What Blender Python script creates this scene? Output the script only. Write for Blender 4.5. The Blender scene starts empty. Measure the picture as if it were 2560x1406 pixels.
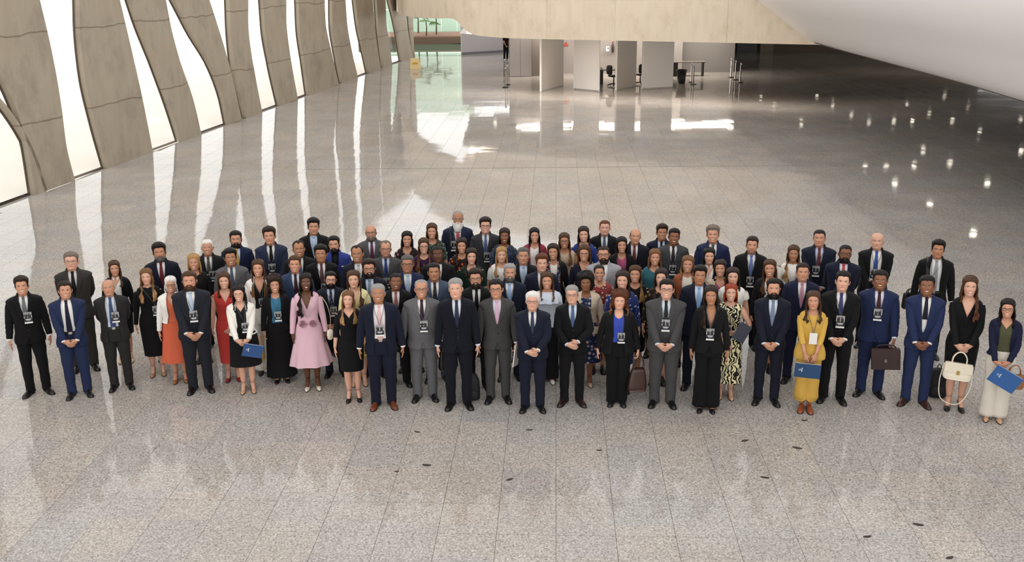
import bpy, math, random
import numpy as np

# ------------------------------------------------------------------ camera, world, exposure
SC = bpy.context.scene
F, H, TH, ROLL = 2489.0, 5.7, math.radians(17.46), 0.010
CX, CY = 1280.0, 703.0
cam_d = bpy.data.cameras.new('camera'); cam = bpy.data.objects.new('camera', cam_d)
SC.collection.objects.link(cam); SC.camera = cam
cam_d.sensor_fit = 'HORIZONTAL'; cam_d.sensor_width = 36.0; cam_d.lens = 36.0 * F / 2560.0
cam_d.clip_end = 600
from mathutils import Matrix, Vector
_r = Vector((1, 0, 0)); _u = Vector((0, math.sin(TH), math.cos(TH))); _f = Vector((0, math.cos(TH), -math.sin(TH)))
_R = _r * math.cos(ROLL) - _u * math.sin(ROLL); _U = _r * math.sin(ROLL) + _u * math.cos(ROLL)
cam.matrix_world = Matrix(((_R.x, _U.x, -_f.x, 0), (_R.y, _U.y, -_f.y, 0), (_R.z, _U.z, -_f.z, H), (0, 0, 0, 1)))

world = bpy.data.worlds.new('sky'); SC.world = world; world.use_nodes = True
bg = world.node_tree.nodes['Background']
_nt = world.node_tree; _tc = _nt.nodes.new('ShaderNodeTexCoord'); _sp = _nt.nodes.new('ShaderNodeSeparateXYZ'); _mr = _nt.nodes.new('ShaderNodeMapRange')
_nt.links.new(_tc.outputs['Generated'], _sp.inputs[0]); _nt.links.new(_sp.outputs['Z'], _mr.inputs[0])
_mr.inputs['From Min'].default_value = 0.0; _mr.inputs['From Max'].default_value = 0.8; _mr.inputs['To Min'].default_value = 2.1; _mr.inputs['To Max'].default_value = 1.1
bg.inputs[0].default_value = (1.0, 0.98, 0.955, 1); _nt.links.new(_mr.outputs[0], bg.inputs[1])      # hazy sky, brighter towards the horizon
SC.view_settings.view_transform = 'Standard'; SC.view_settings.look = 'None'
SC.view_settings.exposure = 0.12; SC.view_settings.gamma = 1.0; SC.view_settings.use_curve_mapping = False

# ------------------------------------------------------------------ picture geometry -> place geometry
def ray(px, py):
    u = (px - CX) / F; v = (py - CY) / F
    c, s = math.cos(ROLL), math.sin(ROLL)
    a = u * c - v * s; b = u * s + v * c
    return np.array([a, math.cos(TH) - b * math.sin(TH), -math.sin(TH) - b * math.cos(TH)])
def onz(px, py, z=0.0):
    d = ray(px, py); t = (z - H) / d[2]
    return d[0] * t, d[1] * t

# ------------------------------------------------------------------ helpers
COL = SC.collection
rng = random.Random(4)
def lin(h):
    if not isinstance(h, str): return h
    h = h.lstrip('#'); out = []
    for i in (0, 2, 4):
        c = int(h[i:i + 2], 16) / 255.0
        out.append(c / 12.92 if c <= 0.04045 else ((c + 0.055) / 1.055) ** 2.4)
    return tuple(out)
def sst(a, b, x):
    t = np.clip((np.asarray(x, float) - a) / (b - a), 0, 1); return t * t * (3 - 2 * t)
def ci(x, xs, ys):
    # smooth monotone-ish cubic interpolation through knots
    xs = np.asarray(xs, float); ys = np.asarray(ys, float); x = np.clip(np.asarray(x, float), xs[0], xs[-1])
    m = np.gradient(ys, xs)
    d = np.diff(ys) / np.diff(xs)
    for i in range(1, len(xs) - 1):
        if d[i - 1] * d[i] <= 0: m[i] = 0
    i = np.clip(np.searchsorted(xs, x) - 1, 0, len(xs) - 2)
    hh = xs[i + 1] - xs[i]; t = (x - xs[i]) / hh
    return ((2 * t**3 - 3 * t**2 + 1) * ys[i] + (t**3 - 2 * t**2 + t) * hh * m[i] + (-2 * t**3 + 3 * t**2) * ys[i + 1] + (t**3 - t**2) * hh * m[i + 1])
def nrm(v):
    v = np.asarray(v, float); return v / (np.linalg.norm(v) + 1e-12)

class MB:
    def __init__(s): s.v = []; s.q = []; s.t = []; s.c = []; s.n = 0; s.qm = []; s.tm = []
    def add(s, V, Q=None, T=None, col=None, mi=0):
        V = np.asarray(V, float).reshape(-1, 3)
        s.v.append(V)
        if col is None: col = (1, 1, 1)
        col = np.asarray(col, float)
        s.c.append(np.broadcast_to(col, (len(V), 3)) if col.ndim == 1 else col)
        if Q is not None and len(Q):
            Q = np.asarray(Q, int) + s.n; s.q.append(Q); s.qm.append(np.full(len(Q), mi))
        if T is not None and len(T):
            T = np.asarray(T, int) + s.n; s.t.append(T); s.tm.append(np.full(len(T), mi))
        s.n += len(V)
    def grid(s, P, closed=True, cap0=False, cap1=False, col=None, mask=None, mi=0):
        P = np.asarray(P, float); n, m = P.shape[:2]
        i = np.arange(n - 1)[:, None]; j = np.arange(m if closed else m - 1)[None, :]
        j2 = (j + 1) % m
        Q = np.stack([i * m + j, i * m + j2, (i + 1) * m + j2, (i + 1) * m + j], -1).reshape(-1, 4)
        if mask is not None:
            mk = mask.reshape(-1); Q = Q[mk[Q].any(1)]
        V = P.reshape(-1, 3); C = None if col is None else np.asarray(col, float)
        if C is not None and C.ndim == 3: C = C.reshape(-1, 3)
        T = []
        V2 = V
        if cap0 or cap1:
            ex = []; 
            for flag, r in ((cap0, 0), (cap1, n - 1)):
                if flag:
                    ci_ = len(V) + len(ex); ex.append(P[r].mean(0))
                    for k in range(m): T.append((r * m + k, r * m + (k + 1) % m, ci_))
            V2 = np.vstack([V, ex])
            if C is not None and C.ndim == 2:
                C = np.vstack([C] + [C[0 if (cap0 and k == 0) else -1][None] for k in range(len(ex))])
        s.add(V2, Q, T, C, mi)
    def box(s, c, sz, mi=0, col=None, R=None):
        c = np.asarray(c, float); h = np.asarray(sz, float) / 2
        V = np.array([[x, y, z] for x in (-1, 1) for y in (-1, 1) for z in (-1, 1)]) * h
        if R is not None: V = V @ np.asarray(R).T
        s.add(V + c, [(0, 1, 3, 2), (4, 6, 7, 5), (0, 4, 5, 1), (2, 3, 7, 6), (0, 2, 6, 4), (1, 5, 7, 3)], None, col, mi)
    def tube(s, path, rad, m=8, cap=True, col=None, flat=None, mi=0):
        s.grid(tube_pts(path, rad, m, flat), True, cap, cap, col, None, mi)
    def build(s, name, mats, parent=None, smooth=True, loc=None, color=False):
        V = np.vstack(s.v); me = bpy.data.meshes.new(name)
        Q = np.vstack(s.q) if s.q else np.zeros((0, 4), int); T = np.vstack(s.t) if s.t else np.zeros((0, 3), int)
        nl = Q.size + T.size
        me.vertices.add(len(V)); me.vertices.foreach_set('co', V.astype(np.float32).ravel())
        me.loops.add(nl); me.loops.foreach_set('vertex_index', np.concatenate([Q.ravel(), T.ravel()]).astype(np.int32))
        tot = np.concatenate([np.full(len(Q), 4), np.full(len(T), 3)]).astype(np.int32)
        st = np.concatenate([[0], np.cumsum(tot)[:-1]]).astype(np.int32)
        me.polygons.add(len(tot)); me.polygons.foreach_set('loop_start', st); me.polygons.foreach_set('loop_total', tot)
        if not isinstance(mats, (list, tuple)): mats = [mats]
        for mt in mats: me.materials.append(mt)
        if len(mats) > 1:
            mi = np.concatenate((s.qm or [np.zeros(0)]) + (s.tm or [])).astype(np.int32)
            me.polygons.foreach_set('material_index', mi)
        me.polygons.foreach_set('use_smooth', np.full(len(tot), smooth))
        if color:
            C = np.vstack(s.c); a = me.color_attributes.new('Col', 'FLOAT_COLOR', 'POINT')
            a.data.foreach_set('color', np.hstack([C, np.ones((len(C), 1))]).astype(np.float32).ravel())
        me.update(calc_edges=True); me.validate()
        o = bpy.data.objects.new(name, me); COL.objects.link(o)
        if parent is not None: o.parent = parent
        if loc is not None: o.location = loc
        return o

def tube_pts(path, rad, m=8, flat=None):
    P = np.asarray(path, float); n = len(P)
    rad = np.broadcast_to(np.asarray(rad, float), (n,))
    T = np.gradient(P, axis=0); T /= np.linalg.norm(T, axis=1)[:, None] + 1e-12
    up = np.array([0, 0, 1.0]) if abs(T[0, 2]) < 0.9 else np.array([0, 1.0, 0])
    N = np.cross(T[0], up); N /= np.linalg.norm(N); out = []
    a = np.linspace(0, 2 * math.pi, m, endpoint=False)
    for i in range(n):
        N = N - T[i] * N.dot(T[i]); N /= np.linalg.norm(N) + 1e-12
        B = np.cross(T[i], N); fl = 1.0 if flat is None else flat
        out.append(P[i] + rad[i] * (np.cos(a)[:, None] * N + fl * np.sin(a)[:, None] * B))
    return np.array(out)
def crom(pts, k):
    P = np.asarray(pts, float); n = len(P); t = np.linspace(0, n - 1, k); xs = np.arange(n)
    E = np.vstack([2 * P[0] - P[1], P, 2 * P[-1] - P[-2]]); out = []
    for tt in t:
        i = min(int(tt), n - 2); f = tt - i; a, b, c, d = E[i], E[i + 1], E[i + 2], E[i + 3]
        out.append(0.5 * ((2 * b) + (c - a) * f + (2 * a - 5 * b + 4 * c - d) * f * f + (3 * b - a - 3 * c + d) * f**3))
    return np.array(out)

def tag(o, label, cat, group=None):
    o['label'] = label; o['category'] = cat
    if group: o['group'] = group
    return o
def empty(name, loc=(0, 0, 0), rz=0.0, sc=1.0):
    o = bpy.data.objects.new(name, None); COL.objects.link(o); o.location = loc
    o.rotation_euler = (0, 0, rz); o.scale = (sc, sc, sc); o.empty_display_size = 0.1; return o
def struct(o): o['kind'] = 'structure'; return o

# ------------------------------------------------------------------ materials
def nodes(name):
    m = bpy.data.materials.new(name); m.use_nodes = True
    nt = m.node_tree; return m, nt, nt.nodes, nt.links, nt.nodes['Principled BSDF']
def N(nt, t, **kw):
    n = nt.nodes.new(t)
    for k, v in kw.items(): setattr(n, k, v)
    return n
_mc = {}
def flat(col, rough=0.6, metal=0.0, spec=0.5, emit=None, name='plain'):
    key = ('f', str(col), rough, metal, spec, emit)
    if key in _mc: return _mc[key]
    m, nt, ns, lk, b = nodes(name); c = lin(col)
    b.inputs['Base Color'].default_value = (*c, 1); b.inputs['Roughness'].default_value = rough
    b.inputs['Metallic'].default_value = metal; b.inputs['Specular IOR Level'].default_value = spec
    if emit: b.inputs['Emission Color'].default_value = (*c, 1); b.inputs['Emission Strength'].default_value = emit
    _mc[key] = m; return m
def ramp(nt, stops, interp='LINEAR'):
    r = N(nt, 'ShaderNodeValToRGB'); e = r.color_ramp.elements; r.color_ramp.interpolation = interp
    while len(e) < len(stops): e.new(0.5)
    for k, (p, c) in enumerate(stops): e[k].position = p; e[k].color = (*lin(c), 1)
    return r
def cloth(col, rough=0.85, kind='plain', col2=None, col3=None):
    """woven cloth; kind gives printed or woven patterns of the garment itself"""
    key = ('c', str(col), rough, kind, str(col2), str(col3))
    if key in _mc: return _mc[key]
    m, nt, ns, lk, b = nodes('cloth'); c = lin(col); _l = sum(c) / 3; c = tuple((.70 + .22 * min(1, _l / .4)) * (q * .86 + _l * .14) for q in c)
    tc = N(nt, 'ShaderNodeTexCoord'); nz = N(nt, 'ShaderNodeTexNoise'); nz.inputs['Scale'].default_value = 9; nz.inputs['Detail'].default_value = 3
    lk.new(tc.outputs['Object'], nz.inputs['Vector'])
    bp = N(nt, 'ShaderNodeBump'); bp.inputs['Strength'].default_value = 0.35; bp.inputs['Distance'].default_value = 0.03
    lk.new(nz.outputs[0], bp.inputs['Height']); lk.new(bp.outputs[0], b.inputs['Normal'])
    b.inputs['Roughness'].default_value = rough; b.inputs['Specular IOR Level'].default_value = 0.15
    b.inputs['Sheen Weight'].default_value = 0.03; b.inputs['Sheen Roughness'].default_value = 0.5
    if kind == 'plain':
        b.inputs['Base Color'].default_value = (*c, 1)
    else:
        if kind == 'stripe':
            w = N(nt, 'ShaderNodeTexWave'); w.inputs['Scale'].default_value = 16; w.bands_direction = 'DIAGONAL'
            r = ramp(nt, [(0.0, col), (0.5, col), (0.52, col2), (1, col2)], 'CONSTANT')
        elif kind == 'vstripe':
            w = N(nt, 'ShaderNodeTexWave'); w.inputs['Scale'].default_value = 26; w.bands_direction = 'X'
            r = ramp(nt, [(0.0, col), (0.55, col), (0.6, col2), (1, col2)])
        elif kind == 'leaf':
            w = N(nt, 'ShaderNodeTexWave'); w.inputs['Scale'].default_value = 6.0; w.inputs['Distortion'].default_value = 14
            w.inputs['Detail'].default_value = 1.5; w.inputs['Detail Scale'].default_value = 1.6
            r = ramp(nt, [(0.0, col), (0.48, col), (0.5, col2), (1, col2)], 'CONSTANT')
        elif kind == 'floral':
            w = N(nt, 'ShaderNodeTexVoronoi'); w.inputs['Scale'].default_value = 15
            r = ramp(nt, [(0.0, col2), (0.22, col2), (0.3, col3 or col), (0.4, col), (1, col)], 'CONSTANT')
        elif kind == 'dots':
            w = N(nt, 'ShaderNodeTexVoronoi'); w.inputs['Scale'].default_value = 45
            r = ramp(nt, [(0.0, col2), (0.25, col2), (0.3, col), (1, col)])
        else:
            w = N(nt, 'ShaderNodeTexNoise'); w.inputs['Scale'].default_value = 14; w.inputs['Detail'].default_value = 2
            r = ramp(nt, [(0.0, col), (0.45, col), (0.5, col2), (0.58, col3 or col2), (0.62, col), (1, col)])
        lk.new(tc.outputs['Object'], w.inputs['Vector'])
        lk.new(w.outputs['Distance' if 'Voronoi' in w.bl_idname else ('Fac' if 'Fac' in w.outputs else 0)], r.inputs[0])
        lk.new(r.outputs[0], b.inputs['Base Color'])
    _mc[key] = m; return m
def leather(col, rough=0.35): return flat(col, rough, 0, 0.5, None, 'leather')
def attr_mat(name, rough, spec=0.4, sss=0.0):
    m, nt, ns, lk, b = nodes(name); a = N(nt, 'ShaderNodeAttribute'); a.attribute_name = 'Col'
    lk.new(a.outputs['Color'], b.inputs['Base Color']); b.inputs['Roughness'].default_value = rough
    b.inputs['Specular IOR Level'].default_value = spec
    return m
SKIN = attr_mat('skin', 0.5, 0.35); HAIR = attr_mat('hair', 0.5, 0.22); PRINT = attr_mat('badge_print', 0.35, 0.5)
SHOE_BLACK = leather('131213', 0.25)

# ------------------------------------------------------------------ setting: materials
TILE = 0.627
_gd = ray(1390, -78); GA = math.atan2(_gd[0], _gd[1])        # heading of the tile joints
def mat_floor():
    m, nt, ns, lk, b = nodes('polished_granite')
    g = N(nt, 'ShaderNodeNewGeometry')
    mp = N(nt, 'ShaderNodeMapping'); mp.inputs['Rotation'].default_value = (0, 0, GA); lk.new(g.outputs['Position'], mp.inputs['Vector'])
    v1 = N(nt, 'ShaderNodeTexVoronoi'); v1.inputs['Scale'].default_value = 54; lk.new(mp.outputs[0], v1.inputs['Vector'])
    n1 = N(nt, 'ShaderNodeTexNoise'); n1.inputs['Scale'].default_value = 46; n1.inputs['Detail'].default_value = 4; n1.inputs['Roughness'].default_value = 0.75
    lk.new(mp.outputs[0], n1.inputs['Vector'])
    r1 = ramp(nt, [(0.32, '3f3d3d'), (0.42, '8c8a89'), (0.52, 'b8b5b3'), (0.66, 'ebe8e5')]); lk.new(n1.outputs[0], r1.inputs[0])
    r2 = ramp(nt, [(0.0, '4b4949'), (0.25, '979492'), (0.6, 'bfbcb9'), (1, 'e8e5e1')]); lk.new(v1.outputs['Color'], r2.inputs[0])
    mx = N(nt, 'ShaderNodeMixRGB'); mx.inputs[0].default_value = 0.5; lk.new(r1.outputs[0], mx.inputs[1]); lk.new(r2.outputs[0], mx.inputs[2])
    # each slab a touch lighter, darker or pinker than the next
    dv = N(nt, 'ShaderNodeVectorMath', operation='DIVIDE'); dv.inputs[1].default_value = (TILE, TILE, 1e9); lk.new(mp.outputs[0], dv.inputs[0])
    fl = N(nt, 'ShaderNodeVectorMath', operation='FLOOR'); lk.new(dv.outputs[0], fl.inputs[0])
    wn = N(nt, 'ShaderNodeTexWhiteNoise'); lk.new(fl.outputs[0], wn.inputs[0])
    r3 = ramp(nt, [(0, 'f0f0f2'), (0.5, 'f7f5f3'), (1, 'fffaf5')]); lk.new(wn.outputs['Value'], r3.inputs[0])
    mu = N(nt, 'ShaderNodeMixRGB', blend_type='MULTIPLY'); mu.inputs[0].default_value = 1; lk.new(mx.outputs[0], mu.inputs[1]); lk.new(r3.outputs[0], mu.inputs[2])
    # traffic stains and wear
    n2 = N(nt, 'ShaderNodeTexNoise'); n2.inputs['Scale'].default_value = 0.55; n2.inputs['Detail'].default_value = 5; lk.new(g.outputs['Position'], n2.inputs['Vector'])
    r4 = ramp(nt, [(0.3, 'efeae4'), (0.7, 'fffefc')]); lk.new(n2.outputs[0], r4.inputs[0])
    mu2 = N(nt, 'ShaderNodeMixRGB', blend_type='MULTIPLY'); mu2.inputs[0].default_value = 1; lk.new(mu.outputs[0], mu2.inputs[1]); lk.new(r4.outputs[0], mu2.inputs[2])
    lk.new(mu2.outputs[0], b.inputs['Base Color'])
    rr = N(nt, 'ShaderNodeMapRange'); rr.inputs['To Min'].default_value = 0.02; rr.inputs['To Max'].default_value = 0.09; lk.new(n2.outputs[0], rr.inputs[0])
    lk.new(rr.outputs[0], b.inputs['Roughness']); b.inputs['Specular IOR Level'].default_value = 0.19
    n3 = N(nt, 'ShaderNodeTexNoise'); n3.inputs['Scale'].default_value = 0.9; n3.inputs['Detail'].default_value = 1; lk.new(g.outputs['Position'], n3.inputs['Vector'])
    bp = N(nt, 'ShaderNodeBump'); bp.inputs['Strength'].default_value = 0.25; bp.inputs['Distance'].default_value = 0.008
    lk.new(n3.outputs[0], bp.inputs['Height'])
    sb = N(nt, 'ShaderNodeVectorMath', operation='SUBTRACT'); lk.new(wn.outputs['Color'], sb.inputs[0]); sb.inputs[1].default_value = (.5, .5, .5)     # slabs are laid a hair out of level
    sc_ = N(nt, 'ShaderNodeVectorMath', operation='MULTIPLY'); lk.new(sb.outputs[0], sc_.inputs[0]); sc_.inputs[1].default_value = (.007, .007, 0)
    ad = N(nt, 'ShaderNodeVectorMath', operation='ADD'); lk.new(bp.outputs[0], ad.inputs[0]); lk.new(sc_.outputs[0], ad.inputs[1])
    nm = N(nt, 'ShaderNodeVectorMath', operation='NORMALIZE'); lk.new(ad.outputs[0], nm.inputs[0]); lk.new(nm.outputs[0], b.inputs['Normal'])
    return m
def mat_concrete(base, dark, lines=(), scale=1.0):
    m, nt, ns, lk, b = nodes('board_marked_concrete')
    g = N(nt, 'ShaderNodeNewGeometry')
    mp = N(nt, 'ShaderNodeMapping'); mp.inputs['Scale'].default_value = (1.0, 1.0, 0.8); lk.new(g.outputs['Position'], mp.inputs['Vector'])
    n1 = N(nt, 'ShaderNodeTexNoise'); n1.inputs['Scale'].default_value = 0.9 * scale; n1.inputs['Detail'].default_value = 9; n1.inputs['Roughness'].default_value = 0.68; lk.new(mp.outputs[0], n1.inputs['Vector'])
    r = ramp(nt, [(0.3, dark), (0.5, base), (0.75, base)]); lk.new(n1.outputs[0], r.inputs[0])
    mp2 = N(nt, 'ShaderNodeMapping'); mp2.inputs['Scale'].default_value = (3, 3, 0.7); lk.new(g.outputs['Position'], mp2.inputs['Vector'])
    n2 = N(nt, 'ShaderNodeTexNoise'); n2.inputs['Scale'].default_value = 1.2; n2.inputs['Detail'].default_value = 4; lk.new(mp2.outputs[0], n2.inputs['Vector'])
    r2 = ramp(nt, [(0.3, 'e6e0d8'), (0.65, 'ffffff')]); lk.new(n2.outputs[0], r2.inputs[0])
    mu = N(nt, 'ShaderNodeMixRGB', blend_type='MULTIPLY'); mu.inputs[0].default_value = 0.35; lk.new(r.outputs[0], mu.inputs[1]); lk.new(r2.outputs[0], mu.inputs[2])
    last = mu.outputs[0]
    sp = N(nt, 'ShaderNodeSeparateXYZ'); lk.new(g.outputs['Position'], sp.inputs[0])
    n3 = N(nt, 'ShaderNodeTexNoise'); n3.inputs['Scale'].default_value = 0.6; lk.new(g.outputs['Position'], n3.inputs['Vector'])
    for z in lines:                                             # pour joints
        a = N(nt, 'ShaderNodeMath', operation='MULTIPLY_ADD'); lk.new(n3.outputs[0], a.inputs[0]); a.inputs[1].default_value = 0.35; lk.new(sp.outputs['Z'], a.inputs[2])
        c = N(nt, 'ShaderNodeMath', operation='COMPARE'); lk.new(a.outputs[0], c.inputs[0]); c.inputs[1].default_value = z + 0.17; c.inputs[2].default_value = 0.022
        mm = N(nt, 'ShaderNodeMixRGB', blend_type='MULTIPLY'); lk.new(c.outputs[0], mm.inputs[0]); lk.new(last, mm.inputs[1]); mm.inputs[2].default_value = (0.6, 0.57, 0.52, 1); last = mm.outputs[0]
    lk.new(last, b.inputs['Base Color']); b.inputs['Roughness'].default_value = 0.75; b.inputs['Specular IOR Level'].default_value = 0.3
    bp = N(nt, 'ShaderNodeBump'); bp.inputs['Strength'].default_value = 0.3; bp.inputs['Distance'].default_value = 0.03; lk.new(n1.outputs[0], bp.inputs['Height']); lk.new(bp.outputs[0], b.inputs['Normal'])
    return m
def mat_pane():
    m, nt, ns, lk, b = nodes('window_glass')
    t = N(nt, 'ShaderNodeBsdfTransparent'); t.inputs[0].default_value = (0.97, 0.98, 0.97, 1)
    gl = N(nt, 'ShaderNodeBsdfGlossy'); gl.inputs['Roughness'].default_value = 0.02
    mx = N(nt, 'ShaderNodeMixShader'); mx.inputs[0].default_value = 0.06; lk.new(t.outputs[0], mx.inputs[1]); lk.new(gl.outputs[0], mx.inputs[2])
    lk.new(mx.outputs[0], nt.nodes['Material Output'].inputs[0]); return m
M_FLOOR = mat_floor()
M_SLAB = mat_concrete('a39887', '91867a', (1.9, 4.2))
M_BEAM = mat_concrete('e8d9c4', 'd9c9b2', (), 1.3)
M_PANE = mat_pane()
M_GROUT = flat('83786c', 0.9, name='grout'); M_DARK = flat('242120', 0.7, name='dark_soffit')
M_WHITE = flat('f8f6f5', 0.5, name='white_plaster'); M_FRAME = flat('5a4d40', 0.5, 0.3, name='window_frame')

# ------------------------------------------------------------------ floor: granite slabs
mb = MB(); mb.add([(-13.6, -6, -0.006), (34, -6, -0.006), (34, 75.0, -0.006), (-6.2, 75.0, -0.006), (-13.6, 20.0, -0.006)], None, [(0, 1, 2), (0, 2, 3), (0, 3, 4)])
floor = struct(mb.build('floor', M_GROUT))
ca, sa = math.cos(GA), math.sin(GA)
def tile_shape(b):
    g = 0.0013; h = TILE / 2 - g; e = 0.0015
    V = [(-h, -h, -0.005), (h, -h, -0.005), (h, h, -0.005), (-h, h, -0.005), (-h + e, -h + e, 0), (h - e, -h + e, 0), (h - e, h - e, 0), (-h + e, h - e, 0)]
    V = [(x * ca + y * sa, -x * sa + y * ca, z) for x, y, z in V]
    b.add(V, [(4, 5, 6, 7), (0, 1, 5, 4), (1, 2, 6, 5), (2, 3, 7, 6), (3, 0, 4, 7)]); return b
t0 = tile_shape(MB()).build('floor_tile', M_FLOOR, floor, smooth=False); tile_me = t0.data
cells = []
off = onz(1390, 1339)                                           # a joint crossing seen in the photograph
ox = off[0] * ca - off[1] * sa; oy = off[0] * sa + off[1] * ca
wallx = lambda y: -12.93 + (y - 25.16) * 0.1459
for i in range(-45, 75):
    for j in range(-30, 122):
        gx = ox + (i + 0.5) * TILE; gy = oy + (j + 0.5) * TILE
        x = gx * ca + gy * sa; y = -gx * sa + gy * ca
        if y < -5 or y > (74.5 if x > -3.0 else 69.5) or x > 33 or x < wallx(max(y, 20)) - 0.2 or (x < -13): continue
        dep = y * math.cos(TH) + H * math.sin(TH)
        vis = dep > 1 and abs(x / dep) < 0.54 and y > 8.2
        cells.append((0 if vis else 1, math.hypot(x, y), x, y))
cells.sort()
bulk = []
for k, (nv, d, x, y) in enumerate(cells):
    if k < 300:
        o = t0 if k == 0 else t0.copy()
        if k: COL.objects.link(o); o.parent = floor
        o.location = (x, y, 0)
    else: bulk.append((x, y))
bv = np.array([v.co[:] for v in tile_me.vertices]); XY = np.array(bulk)
V = (bv[None] + np.hstack([XY, np.zeros((len(XY), 1))])[:, None]).reshape(-1, 3)
fq = np.array([(4, 5, 6, 7), (0, 1, 5, 4), (1, 2, 6, 5), (2, 3, 7, 6), (3, 0, 4, 7)])
Qs = (fq[None] + (np.arange(len(XY)) * 8)[:, None, None]).reshape(-1, 4)
mb = MB(); mb.add(V, Qs); o = mb.build('floor_tiles', M_FLOOR, floor, smooth=False); o['kind'] = 'stuff'

# ------------------------------------------------------------------ left wall: curved concrete blades with glazed slots between them
WP = np.array([-12.93, 25.16]); WD = nrm([6.39, 43.78]); WN = np.array([WD[1], -WD[0]])
def onwall(px, py):
    d = ray(px, py); t = WP.dot(WN) / (d[:2].dot(WN)); p = d[:2] * t
    return (p - WP).dot(WD), H + d[2] * t
ZS = np.linspace(0, 9.0, 37)
def edge(pts, cut=None):
    sz = sorted([onwall(*p) for p in pts], key=lambda q: q[1]); s = np.array([q[0] for q in sz]); z = np.array([q[1] for q in sz])
    z[0] = min(z[0], 0.0)
    sl = (s[-1] - s[-2]) / (z[-1] - z[-2])
    out = np.where(ZS <= z[-1], ci(ZS, z, s), s[-1] + sl * 1.6 * (1 - np.exp(-(ZS - z[-1]) / 1.6)))
    return out
OP = [  # per slot: near edge, outer far edge, inner far edge
 ([(27,511),(12,470),(0,438)], [(73,497),(58,434),(38,338),(19,269),(0,227)], [(90,497),(73,384),(50,300),(23,230),(0,184)]),
 ([(190,460),(165,357),(154,269),(127,115),(102,8)], [(255,430),(227,319),(200,211),(188,96),(182,0)], [(272,429),(238,307),(211,184),(200,77),(198,0)]),
 ([(384,388),(357,250),(327,115),(300,0)], [(440,364),(407,250),(365,123),(334,58),(307,0)], [(455,361),(423,261),(384,154),(346,58),(327,0)]),
 ([(505,341),(480,238),(453,161),(430,77),(415,0)], [(559,319),(538,230),(511,161),(461,69),(430,0)], [(572,315),(553,230),(522,154),(480,85),(446,19),(436,0)]),
 ([(605,301),(588,223),(569,146),(546,69),(524,0)], [(611,299),(592,211),(572,154),(565,77),(561,0)], [(616,299),(599,230),(584,165),(576,77),(573,0)]),
 ([(656,282),(640,199),(622,80),(621,0)], [(690,269),(666,159),(652,66),(646,0)], [(701,267),(677,159),(662,69),(657,0)]),
 ([(745,248),(730,165),(717,66),(716,0)], [(765,241),(751,165),(738,74),(737,0)], [(772,238),(761,159),(749,72),(746,0)]),
 ([(847,210),(831,138),(814,53),(812,0)], [(848,208),(834,127),(822,48),(822,0)], [(855,208),(842,138),(831,66),(830,0)]),
 ([(895,191),(881,133),(869,66),(864,0)], [(915,184),(903,135),(889,69),(880,0)], [(922,181),(911,133),(897,69),(888,0)]),
 ([(952,170),(944,120),(937,66),(932,0)], [(953,168),(946,120),(940,66),(936,0)], [(958,168),(952,120),(946,66),(942,0)]),
 ([(981,160),(974,112),(966,53),(964,0)], [(1000,153),(993,112),(982,53),(969,0)], [(1004,151),(997,106),(986,48),(974,0)]),
 ([(1033,142),(1023,93),(1015,40),(1013,0)], [(1035,141),(1026,93),(1019,40),(1017,0)], [(1037,140),(1031,101),(1025,53),(1021,0)])]
ED = [[edge(e) for e in op] for op in OP]
ED[0][0] = ED[0][1] - (ED[1][1] - ED[1][0])                     # its head runs out of the picture: same sweep as its neighbour
def shifted(k, s): return [e + s for e in ED[k]]
ED = [shifted(1, -13.6), shifted(2, -13.0), shifted(3, -12.2)] + ED
def wpt(s, z, o): p = WP + WD * s - WN * o; return (p[0], p[1], z)
wall_left = struct(empty('wall_left', (WP[0], WP[1], 0)))
inv = np.array([WP[0], WP[1], 0.0])
WT = 0.2
bounds = [np.full_like(ZS, ED[0][0][0] - 9)] + sum([[e[0], e[2]] for e in ED], []) + [np.full_like(ZS, 44.6)]
for k in range(0, len(bounds), 2):
    a, b2 = bounds[k], np.maximum(bounds[k + 1], bounds[k] + 0.12)
    P = np.array([[wpt(a[i], z, 0), wpt(b2[i], z, 0), wpt(b2[i], z, WT), wpt(a[i], z, WT)] for i, z in enumerate(ZS)]) - inv
    P = np.repeat(P, 1, axis=1); mb = MB(); mb.grid(P, True, True, True); o = mb.build('concrete_blade', M_SLAB, wall_left, smooth=False)
for k, e in enumerate(ED):
    w = empty('window_%d' % (k + 1), wpt(e[1][0], 0, 0)); struct(w); wo = np.array(w.location)
    lo, hi = e[0], np.maximum(e[2], e[0] + 0.02)
    mb = MB(); mb.grid(np.array([[wpt(lo[i] - 0.05, z, WT + 0.03), wpt(hi[i] + 0.05, z, WT + 0.03)] for i, z in enumerate(ZS)]) - wo, False); mb.build('glass_pane', M_PANE, w, smooth=False)
    mb = MB(); mb.tube(np.array([wpt(e[2][i] - 0.02, z, WT - 0.02) for i, z in enumerate(ZS)]) - wo, 0.03, 6); mb.build('frame_bar', M_FRAME, w)
    L = e[2][0] - e[0][0]
    if L > 0.3:
        mb = MB(); c = (np.array(wpt((e[0][0] + e[2][0]) / 2, 0.03, WT - 0.02)) - wo); ang = math.atan2(WD[1], WD[0])
        Rz = [[math.cos(ang), -math.sin(ang), 0], [math.sin(ang), math.cos(ang), 0], [0, 0, 1]]
        mb.box(c, (L, 0.05, 0.06), R=Rz); mb.build('sill_rail', M_FRAME, w, smooth=False)
mb = MB(); mb.add([(-80, -10, -0.05), (-12.2, -10, -0.05), (-13.1, 25, -0.05), (-7.2, 66, -0.05), (-80, 66, -0.05)], None, [(0, 1, 2), (0, 2, 3), (0, 3, 4)])
struct(mb.build('ground_outside', flat('fbf6ee', 0.9, name='pale_paving')))

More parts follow.
